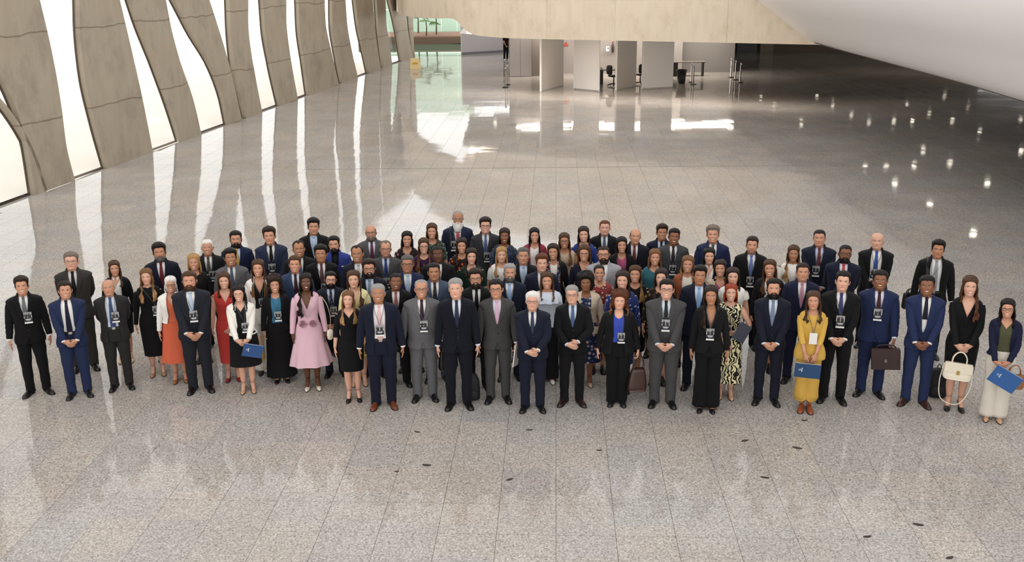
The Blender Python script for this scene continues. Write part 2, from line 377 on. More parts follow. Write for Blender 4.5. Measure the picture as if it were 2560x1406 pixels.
# ------------------------------------------------------------------ back: concrete fascia of the gallery, its soffit, the right-hand white hull
BP = [(12.9, 40.6, 2.65), (11.0, 41.45, 2.65), (9, 42.4, 2.65), (6.5, 43.5, 2.65), (4, 44.6, 2.65), (2.4, 45.3, 2.65), (1, 46, 2.65), (0, 46.6, 2.65), (-1, 47.3, 2.68), (-1.7, 47.8, 2.76), (-2.15, 48.2, 3.0),
      (-2.5, 48.6, 3.34), (-2.85, 49.1, 3.44), (-3.5, 50.3, 3.38), (-4.3, 52.2, 3.32), (-5.2, 55, 3.26), (-6.2, 59, 3.2), (-6.9, 63.5, 3.2), (-7.4, 66.5, 3.2)]
BPs = crom(BP, 73)
wall_back = struct(empty('wall_back', (4, 44.6, 0))); wb = np.array([4, 44.6, 0.0])
def beam_piece(i0, i1, zl, zh, g=0.006):
    seg = BPs[i0:i1 + 1]; P = []
    T = np.gradient(BPs[:, :2], axis=0)[i0:i1 + 1]; T /= np.linalg.norm(T, axis=1)[:, None]
    for q, t in zip(seg, T):
        n = np.array([-t[1], t[0]]);  n = -n if n[1] > 0 else n      # towards the hall
        lo = max(q[2], zl); a = q[:2]; b2 = a - n * 0.45
        P.append([(a[0], a[1], lo), (a[0], a[1], zh - g), (b2[0], b2[1], zh - g), (b2[0], b2[1], lo)])
    P = np.array(P); mid = P.mean(axis=(0, 1))
    d0 = nrm(P[1, 0] - P[0, 0]) * g / 2; P[0] += d0; P[-1] -= nrm(P[-1, 0] - P[-2, 0]) * g / 2
    mb = MB(); mb.grid(P - wb, True, True, True); return mb.build('concrete_panel', M_BEAM, wall_back, smooth=False)
cuts = [0, 8, 15, 22, 30, 38, 72]
for a, b2 in zip(cuts[:-1], cuts[1:]):
    if a == 38:
        mb = MB(); P = []
        T = np.gradient(BPs[:, :2], axis=0)
        for q, t in zip(BPs[a:], T[a:]):
            t = t / np.linalg.norm(t); n = np.array([-t[1], t[0]]); n = -n if n[1] > 0 else n; c = q[:2]; d = c - n * 0.45
            P.append([(c[0], c[1], q[2]), (c[0], c[1], 6.6), (d[0], d[1], 6.6), (d[0], d[1], q[2])])
        mb.grid(np.array(P) - wb, True, True, True); mb.build('concrete_panel', M_BEAM, wall_back, smooth=False)
    else:
        beam_piece(a, b2, 2.65, 5.0); beam_piece(a, b2, 5.0, 6.6)
# soffit of gallery (behind fascia) and of the right-hand balcony
mb = MB()
pl = [(q[0], q[1] + 0.85) for q in BPs[:44]]
T3 = []; V3 = [(x, y, 2.72) for x, y in pl] + [(x, 72 if x > 1 else 60, 2.72) for x, y in pl]; n = len(pl)
mb.add(V3, [(i, i + 1, n + i + 1, n + i) for i in range(n - 1)])
struct(mb.build('ceiling', flat('cdc7be', 0.7, name='gallery_soffit'), smooth=False))
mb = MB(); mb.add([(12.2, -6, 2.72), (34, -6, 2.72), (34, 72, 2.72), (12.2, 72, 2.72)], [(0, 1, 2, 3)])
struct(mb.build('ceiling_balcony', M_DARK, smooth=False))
mb = MB(); n = 40                                               # added behind the fascia: hidden trough with a fill lamp to brighten the booths
mb.grid(np.array([[(q[0], q[1] + 0.85, 2.72), (q[0], q[1] + 0.85, 2.92), (q[0], q[1] + 0.42, 2.92)] for q in BPs[:n]]), False); struct(mb.build('ceiling_fill_trough', flat('e6e2dc', .7, name='fill_trough'), smooth=False))
mb = MB(); mb.grid(np.array([[(q[0], q[1] + 0.80, 2.90), (q[0], q[1] + 0.55, 2.90)] for q in BPs[:n]]), False); struct(mb.build('ceiling_fill_lamp', flat('fff6ea', .5, emit=30.0, name='fill_lamp'), smooth=False))
mb = MB()                                                       # luminous strip let into the gallery soffit above the booths
for k in range(8): mb.box((1.05 + 1.5 * k, 55.3, 2.69), (1.42, 1.3, 0.05))
_ls = mb.build('ceiling_light_strip', flat('fff6e8', 0.5, emit=9.0, name='light_strip'), smooth=False); struct(_ls)
HP = crom([(11.5, 8, 2.65), (11.7, 16, 2.65), (11.85, 23, 2.65), (12.1, 27.1, 2.65), (12.27, 33.6, 2.65), (12.43, 40.8, 2.65), (12.45, 41.6, 2.65)], 50)
prof = [(0.12, 0.0), (0.04, 0.0), (-0.45, 0.21), (-1.05, 0.65), (-1.64, 1.12), (-2.48, 1.75), (-3.1, 2.4), (-3.5, 3.2), (-3.6, 4.3), (-3.4, 5.0), (-3.0, 5.2), (2.0, 5.2)]
pc = crom([(a, 0, b2) for a, b2 in prof], 40)
mb = MB(); mb.grid(np.array([[(q[0] + c[0] * (.62 + .38 * float(sst(14, 38, q[1]))), q[1], q[2] + c[2]) for c in pc] for q in HP]), False)
struct(mb.build('wall_right', M_WHITE))
mb = MB(); mb.grid(np.array([[(q[0] + 0.02, q[1], 2.63), (q[0] + 0.3, q[1], 2.63), (q[0] + 0.3, q[1], 2.74), (q[0] + 0.02, q[1], 2.74)] for q in HP]), True, True, True)
struct(mb.build('trim_1', flat('4a4440', 0.6, name='shadow_gap_trim'), smooth=False))
# hall roof over the far and right parts, upper gallery wall
mb = MB(); mb.add([(13.5, -6, 9.2), (34, -6, 9.2), (34, 72, 9.2), (13.5, 72, 9.2)], [(0, 1, 2, 3)])
struct(mb.build('ceiling_high', flat('cfc8bd', 0.8, name='roof_plaster'), smooth=False))

def wallbox(name, a, b, z0, z1, th, mat, parent=None, st=True):
    a = np.array(a); b = np.array(b); d = b - a; L = np.linalg.norm(d); ang = math.atan2(d[1], d[0])
    mb = MB(); mb.box((0, 0, (z0 + z1) / 2), (L, th, z1 - z0)); o = mb.build(name, mat, parent, smooth=False)
    c = (a + b) / 2; o.location = (c[0], c[1], 0); o.rotation_euler = (0, 0, ang)
    if st: struct(o)
    return o
M_GREY = flat('b3aeae', 0.5, name='grey_paint'); M_STEEL = flat('a7a09c', 0.32, 0.75, name='brushed_steel')
wallbox('wall_far', onz(1154, 137), (onz(1262, 130)[0] + 0.3, onz(1262, 130)[1]), 0, 3.6, 0.15, M_GREY)
wallbox('baseboard_far', np.array(onz(1154, 137)) + (0.02, -0.1), np.array(onz(1262, 130)) + (0.3, -0.1), 0, 0.16, 0.05, flat('6f6c6f', 0.5))
ya = onz(1273, 192); yb = onz(1330, 192)
lift = struct(empty('wall_lift', (ya[0], ya[1], 0))); W2 = yb[0] - ya[0]
mb = MB(); mb.box((W2 / 2, 0.2, 1.35), (W2, 0.3, 2.7)); mb.build('lift_frame', flat('8f8883', 0.4, 0.5), lift, smooth=False)
for k in (0, 1):
    mb = MB(); mb.box((W2 * (0.26 + 0.48 * k), 0.02, 1.25), (W2 * 0.47, 0.06, 2.46)); mb.build('steel_door', M_STEEL, lift, smooth=False)
mb = MB(); mb.box((W2 / 2, -0.0, 2.62), (W2, 0.14, 0.16)); mb.build('lintel', M_DARK, lift, smooth=False)
wallbox('wall_recess', (yb[0], yb[1] + 0.4), (yb[0] + 1.2, yb[1] + 0.6), 0, 2.7, 0.1, flat('6f6862', 0.6))
wallbox('wall_office', (yb[0] + 1.2, 57.4), (9.6, 56.6), 0, 2.7, 0.12, flat('a39d9b', 0.4, 0.35))
wallbox('wall_panels', (9.6, 57.2), (12.6, 57.0), 0, 2.7, 0.12, flat('8a8583', 0.45, 0.3))
wallbox('wall_brown', (12.6, 71), (33, 71), 0, 2.7, 0.12, flat('6a5a48', 0.6))
for x0, x1 in ((13.9, 15.0), (17.3, 18.2)):
    wallbox('wall_pier', (x0, 70.4), (x1, 70.4), 0, 2.7, 0.2, flat('8c7c68', 0.6))
# free-standing booth partitions
for px0, py0, px1, py1, c, lab in ((1352, 229, 1407, 215, 'c9c4be', 'beige free-standing booth partition nearest the steel lift doors'),
                              (1436, 223, 1498, 229, 'f1f0f1', 'bright white booth partition left of the desk'),
                              (1540, 226, 1588, 215, 'b9b2aa', 'angled grey-beige booth partition right of the desk'),
                              (1605, 223, 1681, 219, 'dedcdb', 'wide white booth partition beside the waste bin')):
    a = onz(px0, py0); b2 = onz(px1, py1)
    r = wallbox('booth_partition', a, b2, 0.0, 2.68, 0.07, flat(c, 0.45, name='laminate'), None, False)
    tag(r, lab, 'partition', 'white booth partitions under the gallery')
    L = math.dist(a, b2)
    mb = MB(); mb.box((-L / 2 - 0.012, 0, 1.34), (0.03, 0.09, 2.68)); mb.build('edge_strip', flat('f4f3f2', 0.4), r, smooth=False)
    mb = MB(); mb.box((0, -0.037, 0.03), (L, 0.01, 0.05)); mb.build('kick_strip', flat('a8a4a0', 0.4), r, smooth=False)

# ------------------------------------------------------------------ downlights in the dark soffits (their mirror images show in the floor)
M_LAMP = flat('fff4e2', 0.5, emit=26.0, name='lamp_glow'); M_RIM = flat('d8d4cf', 0.4, 0.4, name='lamp_rim')
DL = [(1937,195),(1961,179),(2002,228),(1971,208),(2084,194),(2123,206),(2164,223),(2223,225),(2042,243),(2082,263),(1935,267),(2260,209),(2267,260),(2361,240),(2420,267),(2173,304),(2234,306),(2281,306),(2002,312),
      (2323,283),(2381,303),(2308,376),(2449,332),(2551,300),(2552,378),(2374,410),(2237,459),(2469,457),(2325,512),(2434,582),(1870,230),(1902,245),(2128,290),(2163,415),(2215,415),(2286,415),(1873,213),(1240,277),(1238,307)]
n = 0
for px, py in DL:
    x, y = onz(px, py, -2.70)
    if (x < 12.5 and y < 41.5) or y > 69.5: continue
    r = empty('downlight', (x, y, 2.70)); n += 1
    mb = MB(); a = np.linspace(0, 2 * math.pi, 16, endpoint=False)
    mb.grid(np.array([[(q * math.cos(t), q * math.sin(t), z) for t in a] for q, z in ((0.17, 0.02), (0.17, -0.02), (0.13, -0.02), (0.13, 0.01))])); mb.build('rim', M_RIM, r)
    mb = MB(); mb.grid(np.array([[(q * math.cos(t), q * math.sin(t), 0.0) for t in a] for q in (0.13, 0.04)]), True, False, True); mb.build('lamp', M_LAMP, r)
    tag(r, 'round recessed downlight glowing in the dark soffit above the polished floor', 'downlight', 'downlights in the dark soffits')

# ------------------------------------------------------------------ far furniture
M_BLACK = flat('171516', 0.5, name='black_plastic'); M_CHROME = flat('d5d5d8', 0.18, 1.0, name='chrome')
def stanchion(px, py, lab, h=1.0):
    x, y = onz(px, py); r = empty('stanchion_post', (x, y, 0))
    mb = MB(); a = np.linspace(0, 2 * math.pi, 20, endpoint=False)
    mb.grid(np.array([[(q * math.cos(t), q * math.sin(t), z) for t in a] for q, z in ((0.17, 0), (0.17, 0.02), (0.12, 0.04), (0.04, 0.055))]), True, True, True); mb.build('base', M_BLACK, r)
    mb = MB(); mb.tube([(0, 0, 0.04), (0, 0, h - 0.12)], 0.034, 12); mb.build('pole', M_CHROME, r)
    mb = MB(); mb.grid(np.array([[(q * math.cos(t), q * math.sin(t), z) for t in a] for q, z in ((0.036, h - 0.12), (0.045, h - 0.1), (0.045, h - 0.02), (0.03, h), (0.005, h + 0.005))]), True, False, True); mb.build('belt_head', flat('b9b9bd', 0.3, 0.9), r)
    tag(r, lab, 'stanchion', 'chrome queue posts')
for px, py, lab in ((1264, 219, 'chrome queue post standing in front of the walking person, nearer one'), (1269, 212, 'chrome queue post standing in front of the walking person, farther one'),
                    (1728, 206, 'left post of the chrome pair beside the waste bin'), (1733, 211, 'right post of the chrome pair beside the waste bin'),
                    (1827, 194, 'leftmost chrome post of the row of three'), (1838, 200, 'middle chrome post of the row of three'), (1850, 207, 'rightmost chrome post of the row of three')):
    stanchion(px, py, lab)
def office_chair(px, py, lab, rz):
    x, y = onz(px, py); r = empty('office_chair', (x, y, 0), rz)
    for k in range(5):
        t = k * 2 * math.pi / 5; mb = MB(); mb.tube([(0, 0, 0.11), (0.29 * math.cos(t), 0.29 * math.sin(t), 0.08), (0.3 * math.cos(t), 0.3 * math.sin(t), 0.02)], [0.03, 0.022, 0.03], 6); mb.build('leg', M_BLACK, r)
    mb = MB(); mb.tube([(0, 0, 0.1), (0, 0, 0.45)], 0.03, 8); mb.build('gas_lift', M_BLACK, r)
    def pad(name, c, w, d, h):
        mb = MB(); a = np.linspace(0, 2 * math.pi, 20, endpoint=False); S = lambda v: np.sign(v) * np.abs(v) ** 0.5
        mb.grid(np.array([[(c[0] + w * s * S(math.cos(t)), c[1] + d * s * S(math.sin(t)), c[2] + z) for t in a] for s, z in ((0.8, -h), (1, -h * 0.4), (1, h * 0.4), (0.85, h))]), True, True, True); return mb.build(name, M_BLACK, r)
    pad('seat', (0, 0, 0.5), 0.25, 0.25, 0.05)
    mb = MB(); a = np.linspace(0, 2 * math.pi, 20, endpoint=False); S = lambda v: np.sign(v) * np.abs(v) ** 0.55
    mb.grid(np.array([[(0.24 * s * S(math.cos(t)), 0.25 + yy + 0.03 * math.cos(t) ** 2, 0.8 + 0.24 * s * S(math.sin(t))) for t in a] for s, yy in ((0.85, -0.04), (1, -0.015), (1, 0.015), (0.85, 0.04))]), True, True, True); mb.build('backrest', M_BLACK, r)
    mb = MB(); mb.tube([(0, 0.1, 0.46), (0, 0.27, 0.5), (0, 0.28, 0.75)], 0.022, 6); mb.build('back_bar', M_BLACK, r)
    tag(r, lab, 'chair', 'black office chairs in the booths')
office_chair(1534, 215, 'black office chair at the dark desk between the partitions', math.radians(120))
office_chair(1600, 211, 'black office chair peeking out beside the wide white partition', math.radians(200))
x, y = onz(1512, 212); r = empty('desk', (x, y + 0.3, 0))
mb = MB(); mb.box((0.15, 0, 0.73), (1.5, 0.7, 0.04)); mb.build('desk_top', M_BLACK, r, smooth=False)
mb = MB(); mb.box((-0.3, 0, 0.36), (0.42, 0.6, 0.7)); mb.build('drawer_unit', flat('1d1a1a', 0.5), r, smooth=False)
mb = MB(); mb.box((0.85, 0, 0.36), (0.04, 0.6, 0.7)); mb.build('leg_panel', M_BLACK, r, smooth=False)
tag(r, 'black office desk between the booth partitions', 'desk')
mb = MB(); a = np.linspace(0, 2 * math.pi, 16, endpoint=False)
for k in range(3): mb.tube(crom([(-0.1 + 0.09 * k, 0.0, 0), (-0.08 + 0.09 * k, 0.05, 0.08), (0 + 0.07 * k, 0, 0.05), (0.06 + 0.06 * k, 0.04, 0)], 8), 0.02, 6)
tag(mb.build('telephone_cable', flat('e8e6e4', 0.5), None, loc=(x - 0.3, y + 0.1, 0.77)), 'white tangle of cable and papers on the black desk', 'cable')
x, y = onz(1703, 209); r = empty('waste_bin', (x, y, 0)); S = 24; a = np.linspace(0, 2 * math.pi, S, endpoint=False)
mb = MB(); mb.grid(np.array([[(q * math.cos(t), q * math.sin(t), z) for t in a] for q, z in ((0.19, 0), (0.25, 0.62), (0.27, 0.64), (0.27, 0.68), (0.24, 0.68), (0.19, 0.05))]), True, True, True); mb.build('bin_body', M_BLACK, r)
mb = MB(); mb.grid(np.array([[(q * math.cos(t), q * math.sin(t), z) for t in a] for q, z in ((0.262, 0.66), (0.285, 0.68), (0.262, 0.70))])); mb.build('rim', M_BLACK, r)
tag(r, 'black waste bin standing beside the white booth partition', 'bin')
# table with thin legs behind the last partition
x, y = onz(1700, 192); r = empty('side_table', (x, y + 0.5, 0))
mb = MB(); mb.box((0.3, 0, 0.74), (2.2, 0.6, 0.04)); mb.build('table_top', flat('6b625c', 0.4), r, smooth=False)
for sx in (-0.7, 1.3):
    mb = MB(); mb.box((sx, 0, 0.36), (0.05, 0.5, 0.72)); mb.build('leg', M_BLACK, r, smooth=False)
mb = MB(); mb.box((-0.35, -0.1, 0.36), (0.5, 0.4, 0.7)); mb.build('drawer_unit', M_BLACK, r, smooth=False)
tag(r, 'low dark table against the grey panel wall behind the waste bin', 'table')
# wall fittings inside the booth
def on_plane_y(px, py, Y): d = ray(px, py); t = Y / d[1]; return (d[0] * t, Y, H + d[2] * t)
p = on_plane_y(1519, 122, 56.7); r = empty('soap_dispenser', p)
mb = MB(); mb.box((0, 0, 0), (0.17, 0.12, 0.26)); mb.build('case', flat('eceaea', 0.4), r, smooth=False)
mb = MB(); mb.box((0.02, -0.065, 0.03), (0.05, 0.02, 0.1)); mb.build('window', M_BLACK, r, smooth=False); tag(r, 'small white dispenser box on the booth wall', 'dispenser')
p = on_plane_y(1532, 118, 56.8); r = empty('fire_extinguisher', p)
mb = MB(); a = np.linspace(0, 2 * math.pi, 12, endpoint=False)
mb.grid(np.array([[(q * math.cos(t), q * math.sin(t), z) for t in a] for q, z in ((0.02, -0.3), (0.07, -0.28), (0.075, 0.12), (0.04, 0.2), (0.03, 0.26))]), True, True, True); mb.build('cylinder_body', flat('3a2a28', 0.4), r)
mb = MB(); mb.tube([(-0.06, 0, 0.27), (0.08, 0, 0.3)], 0.02, 6); mb.build('handle', flat('a33a30', 0.4), r)
tag(r, 'dark extinguisher hanging on the booth wall', 'extinguisher')
p = on_plane_y(1415, 113, 57.2); mb = MB(); mb.box((0, 0, 0.0), (0.24, 0.02, 0.1)); mb.box((0, 0, 0.1), (0.12, 0.02, 0.1))
tag(mb.build('wall_sign', flat('b5443a', 0.5), None, smooth=False, loc=p), 'tiny red sign on the wall between two partitions', 'sign')
p = on_plane_y(1867, 128, 70.6); r = empty('wall_screen', p); mb = MB(); mb.box((0, 0, 0), (1.5, 0.08, 1.35)); mb.build('frame', flat('2b231b', 0.5), r, smooth=False)
mb = MB(); mb.box((0, -0.045, 0), (1.38, 0.02, 1.2)); mb.build('panel', flat('221c16', 0.3), r, smooth=False); tag(r, 'dark square panel on the brown wall under the gallery', 'panel')
# faint yellow floor sign by the end of the left wall
x, y = onz(1038, 172); r = empty('floor_sign', (x, y, 0), 0.15)
for s in (-1, 1):
    mb = MB(); P = np.array([(-0.32, s * 0.18, 0.0), (0.32, s * 0.18, 0.0), (0.26, s * 0.03, 0.62), (-0.26, s * 0.03, 0.62)]); P2 = P + (0, 0.015, 0)
    mb.add(np.vstack([P, P2]), [(0, 1, 2, 3), (4, 5, 6, 7), (0, 1, 5, 4), (1, 2, 6, 5), (2, 3, 7, 6), (3, 0, 4, 7)]); mb.build('board', flat('e9cf94', 0.5), r, smooth=False)
mb = MB(); mb.box((0, -0.125, 0.33), (0.3, 0.01, 0.1)); mb.build('mark', flat('d9a441', 0.5), r, smooth=False)
tag(r, 'pale yellow folding floor sign at the far end of the blade wall', 'sign')

# ------------------------------------------------------------------ garden pool beyond the hall
m_w, nt, ns, lk, b = nodes('pool_water'); b.inputs['Base Color'].default_value = (0.10, 0.2, 0.14, 1); b.inputs['Roughness'].default_value = 0.03
nz = N(nt, 'ShaderNodeTexNoise'); nz.inputs['Scale'].default_value = 1.5; bp = N(nt, 'ShaderNodeBump'); bp.inputs['Strength'].default_value = 0.08; lk.new(nz.outputs[0], bp.inputs['Height']); lk.new(bp.outputs[0], b.inputs['Normal'])
mb = MB(); mb.add([(-30, 69.8, 0.004), (-3.3, 69.8, 0.004), (-3.3, 104, 0.004), (-30, 104, 0.004)], [(0, 1, 2, 3)]); struct(mb.build('ground_pool', m_w, smooth=False))
fac = struct(empty('wall_green_building', (-8, 98, 0)))
for k in range(2, 9):
    for z0, z1 in ((0, 2.0), (2.06, 4.2), (4.26, 8)):
        mb = MB(); mb.box((-9 + k * 1.5 + 0.75, 0, (z0 + z1) / 2), (1.48, 0.1, z1 - z0)); mb.build('glass_panel', flat('cfe8d2', 0.25, name='green_glass'), fac, smooth=False)
pr = struct(empty('ground_planter', (-6, 84, 0)))
mb = MB(); a_ = [(-6, 0.55), (4.5, 0.50), (4.5, 0.12), (0.2, -0.02), (-6, -0.02)]
P = np.array([[(x, yy, z) for x, z in a_] for yy in (-3.0, 2.6)]); mb.grid(P, True, True, True); mb.build('concrete_trough', flat('6b5748', 0.8), pr, smooth=False)
mb = MB(); mb.box((-0.75, -0.2, 0.57), (10.4, 5.4, 0.1)); mb.build('soil', flat('9a7a66', 0.9), pr, smooth=False)
M_PALM = cloth('5f7d45', 0.6, 'noise', '46662f', '6f8f52'); M_TRUNK = flat('5d5040', 0.9)
def palm(px, py, hh, seed, lab):
    yy = {1: 83.0, 2: 85.2, 5: 81.4}[seed]; d = ray(px, py); t = yy / d[1]; x = d[0] * t; rg = random.Random(seed)
    r = empty('fan_palm', (x, yy, 0.6))
    mb = MB(); mb.tube([(0, 0, 0), (0.03, 0, hh * 0.5), (0, 0, hh)], [0.07, 0.05, 0.045], 7); mb.build('trunk', M_TRUNK, r)
    for k in range(6):
        az = k * 1.05 + rg.random(); el = rg.uniform(0.0, 0.9); ln = rg.uniform(0.5, 0.8)
        c = np.array([math.cos(az) * math.cos(el) * ln, math.sin(az) * math.cos(el) * ln, hh + math.sin(el) * ln])
        f = MB(); f.tube([(0, 0, hh), c], 0.015, 5)
        out = nrm(c - (0, 0, hh)); sd = nrm(np.cross(out, (0, 0, 1))); 
        for j in range(11):
            th = (j - 5) * 0.27; dr = out * math.cos(th) + sd * math.sin(th) + np.array([0, 0, -0.3]); dr = nrm(dr); w = nrm(np.cross(dr, (0, 0.3, 1))) * 0.085
            L = 0.78; m1 = c + dr * L * 0.5; tp = c + dr * L + (0, 0, -0.12)
            f.add([c, m1 + w, tp, m1 - w, m1 + (0, 0, 0.02)], None, [(0, 1, 4), (1, 2, 4), (2, 3, 4), (3, 0, 4)])
        f.build('frond', M_PALM, r, smooth=False)
    tag(r, lab, 'palm', 'fan palms in the planter')
palm(1091, 90, 1.7, 1, 'slender fan palm standing alone at the middle of the planter')
palm(1046, 88, 2.1, 2, 'fan palm growing at the planter end next to the blade wall')
palm(1066, 89, 1.15, 5, 'lowest fan palm of the planter, between the two taller ones')

# ================================================================== people
SKT = ['d0a089', 'c18d72', 'aa785b', '86583f', '5f3d2b']
HC = dict(black='191513', dk='2b1f19', brown='47301f', lt='6e4c31', blond='a27d50', auburn='57301d', red='87391f', grey='8f8c8a', white='d6d3cf', salt='575350', greyb='6f6258')
NL, NZ = 60, 58
_phi = np.linspace(0, 2 * math.pi, NL, endpoint=False) ; TH_ = _phi - 0.42 * np.sin(_phi)          # dense at the face
TH_ = np.where(TH_ > math.pi, TH_ - 2 * math.pi, TH_)
ZR = np.concatenate([np.linspace(-0.085, -0.008, 6), np.linspace(0.0, 0.142, 38), np.linspace(0.150, 0.2255, 14)])
HK = np.array([-.085, -.04, -.012, 0.0, .014, .035, .052, .075, .092, .11, .13, .155, .18, .20, .215, .223, .2258])
HW = np.array([.064, .058, .057, .050, .056, .0625, .066, .071, .0735, .0755, .0765, .077, .073, .0615, .043, .022, .003])
HF = np.array([.045, .045, .051, .078, .092, .091, .094, .092, .091, .089, .093, .092, .082, .064, .042, .020, .003])
HB = np.array([.078, .070, .068, .068, .070, .077, .085, .095, .099, .102, .103, .101, .092, .075, .050, .024, .003])
HN = np.array([2.1, 2.1, 2.0, 1.75, 1.75, 1.85, 1.95, 2.1, 2.2, 2.25, 2.3, 2.35, 2.3, 2.2, 2.1, 2, 2])
def head_pts(zr, th, fw=1.0, jaw=1.0):
    z = np.asarray(zr)[:, None]; t = np.asarray(th)[None, :]
    w = ci(z, HK, HW) * fw; w = w * (1 + (jaw - 1) * np.exp(-((z - 0.03) / 0.03) ** 2))
    f = ci(z, HK, HF); b = ci(z, HK, HB); e = 2 / ci(z, HK, HN)
    c, s = np.cos(t), np.sin(t)
    x = w * np.sign(s) * np.abs(s) ** np.where(c > 0, e, 2 / 2.15)
    y = np.where(c > 0, -f * np.abs(c) ** e, b * np.abs(c) ** (2 / 2.15))
    return np.stack([x, y, np.broadcast_to(z, x.shape)], -1)
G = np.exp
def face(P, th, smile, nose=1.0):
    x, y, z = P[..., 0].copy(), P[..., 1].copy(), P[..., 2]; ax = np.abs(x); fr = (np.cos(th)[None, :] > 0.1)
    d = np.zeros_like(x)
    d -= nose * ci(z, [0, .060, .067, .073, .079, .088, .1, .112, .125, .3], [0, 0, .005, .016, .019, .015, .009, .004, .001, 0]) * G(-(x / (.0105 + .004 * G(-((z - .074) / .008) ** 2))) ** 2)
    d -= .006 * nose * G(-((ax - .013) / .006) ** 2 - ((z - .073) / .006) ** 2)
    d += .0075 * G(-((ax - .031) / .015) ** 2 - ((z - .112) / .010) ** 2)
    d -= .004 * G(-((ax - .031) / .010) ** 2 - ((z - .1115) / .006) ** 2)
    d -= .0035 * G(-((ax - .03) / .02) ** 2 - ((z - .1275) / .006) ** 2)
    zm = z - (9.0 * x * x if smile else 0)
    d -= .005 * G(-(x / .022) ** 2) * (G(-((zm - .0555) / .004) ** 2) + 1.1 * G(-((zm - .0445) / .005) ** 2))
    d += .003 * G(-(x / .024) ** 2 - ((zm - .050) / .0024) ** 2)
    d -= (.007 if smile else .004) * G(-((ax - .041) / .016) ** 2 - ((z - .080) / .015) ** 2)
    d -= .004 * G(-(x / .018) ** 2 - ((z - .015) / .012) ** 2)
    y = y + np.where(fr, d, 0)
    a = np.abs(th)[None, :]
    ear = G(-((a - 1.72) / .13) ** 2) * np.clip(1 - np.abs((z - .098) / .034) ** 3, 0, 1)
    x = x + np.sign(x) * .019 * ear; y = y + .006 * ear
    return np.stack([x, y, z], -1)
def beard_mask(P, th):
    x, z = P[..., 0], P[..., 2]; a = np.abs(th)[None, :] + 0 * z
    top = ci(a, [0, .42, .62, .9, 1.3, 1.55, 4], [.0655, .064, .050, .046, .072, .10, .10])
    m = sst(0, .008, top - z) * sst(-.03, -.012, z) * sst(1.75, 1.55, a)
    m = m * (1 - G(-((x / .02) ** 2 + ((z - .0505) / .0062) ** 2) ** 3))
    return m
def paint(P, th, skin, hair, smile, beard, lips, seed, brow=1.0):
    x, z = P[..., 0], P[..., 2]; ax = np.abs(x); fr = (np.cos(th)[None, :] > 0.15) & (z > -.005)
    C = np.broadcast_to(np.array(skin), P.shape).copy()
    def mix(m, col):
        m = np.where(fr, m, 0)[..., None]; C[:] = C * (1 - m) + np.array(col) * m
    mix(.30 * G(-((ax - .042) / .016) ** 2 - ((z - .078) / .014) ** 2), np.array(skin) * (1.05, .72, .66))
    mix(.25 * G(-(x / .012) ** 2 - ((z - .078) / .010) ** 2), np.array(skin) * (1.05, .75, .7))
    mix(.35 * G(-((ax - .031) / .018) ** 2 - ((z - .110) / .009) ** 2), np.array(skin) * (.62, .52, .5))
    if beard: 
        bm = beard_mask(P, th) * beard; C[:] = C * (1 - bm[..., None]) + np.array(hair) * bm[..., None]
    zm = z - (9.0 * x * x if smile else 0)
    mix(np.clip(1.35 - (x / (.0265 if smile else .0225)) ** 2 - ((zm - .0495) / .0085) ** 2, 0, 1) * .9, lips)
    if smile: mix((((x / .0205) ** 2 + ((zm - .0505) / .0046) ** 2) < 1) * 1.0, (.80, .76, .71))
    else: mix(G(-(x / .02) ** 4 - ((zm - .0505) / .0016) ** 2) * .7, np.array(lips) * .35)
    ez = .1115
    mix((((ax - .031) / .0135) ** 2 + ((z - ez) / .0050) ** 2 < 1) * 1.0, (.62, .58, .55))
    mix((((ax - .031) / .0062) ** 2 + ((z - ez) / .0058) ** 2 < 1) * 1.0, (.03, .02, .015))
    mix(G(-((ax - .031) / .014) ** 4 - ((z - (ez + .0055)) / .0019) ** 2) * .85, (.04, .03, .025))
    bz = ez + .0165 - .06 * np.clip(ax - .03, -.01, 1) - 3 * (ax - .03) ** 2
    mix(G(-((ax - .031) / .018) ** 4 - ((z - bz) / .0032) ** 2) * .85 * brow, np.array(hair) * .9)
    return C

YH, ZH = -0.026, 1.501
class Pose: pass
def head_xf(P, pitch, tilt, yaw):
    """head-local -> body, turning head (and what sits on it) on the neck"""
    P = np.array(P, float) * 1.045; z = P[..., 2]
    w = sst(-.07, .0, z); a = pitch * w; t = tilt * w; yw = yaw * w
    x, y, zz = P[..., 0], P[..., 1] - .03, P[..., 2] + .03
    x, y = x * np.cos(yw) - y * np.sin(yw), x * np.sin(yw) + y * np.cos(yw)
    y, zz = y * np.cos(a) + zz * np.sin(a), zz * np.cos(a) - y * np.sin(a)
    x, zz = x * np.cos(t) + zz * np.sin(t), zz * np.cos(t) - x * np.sin(t)
    return np.stack([x, y + .03 + YH, zz - .03 + ZH], -1)

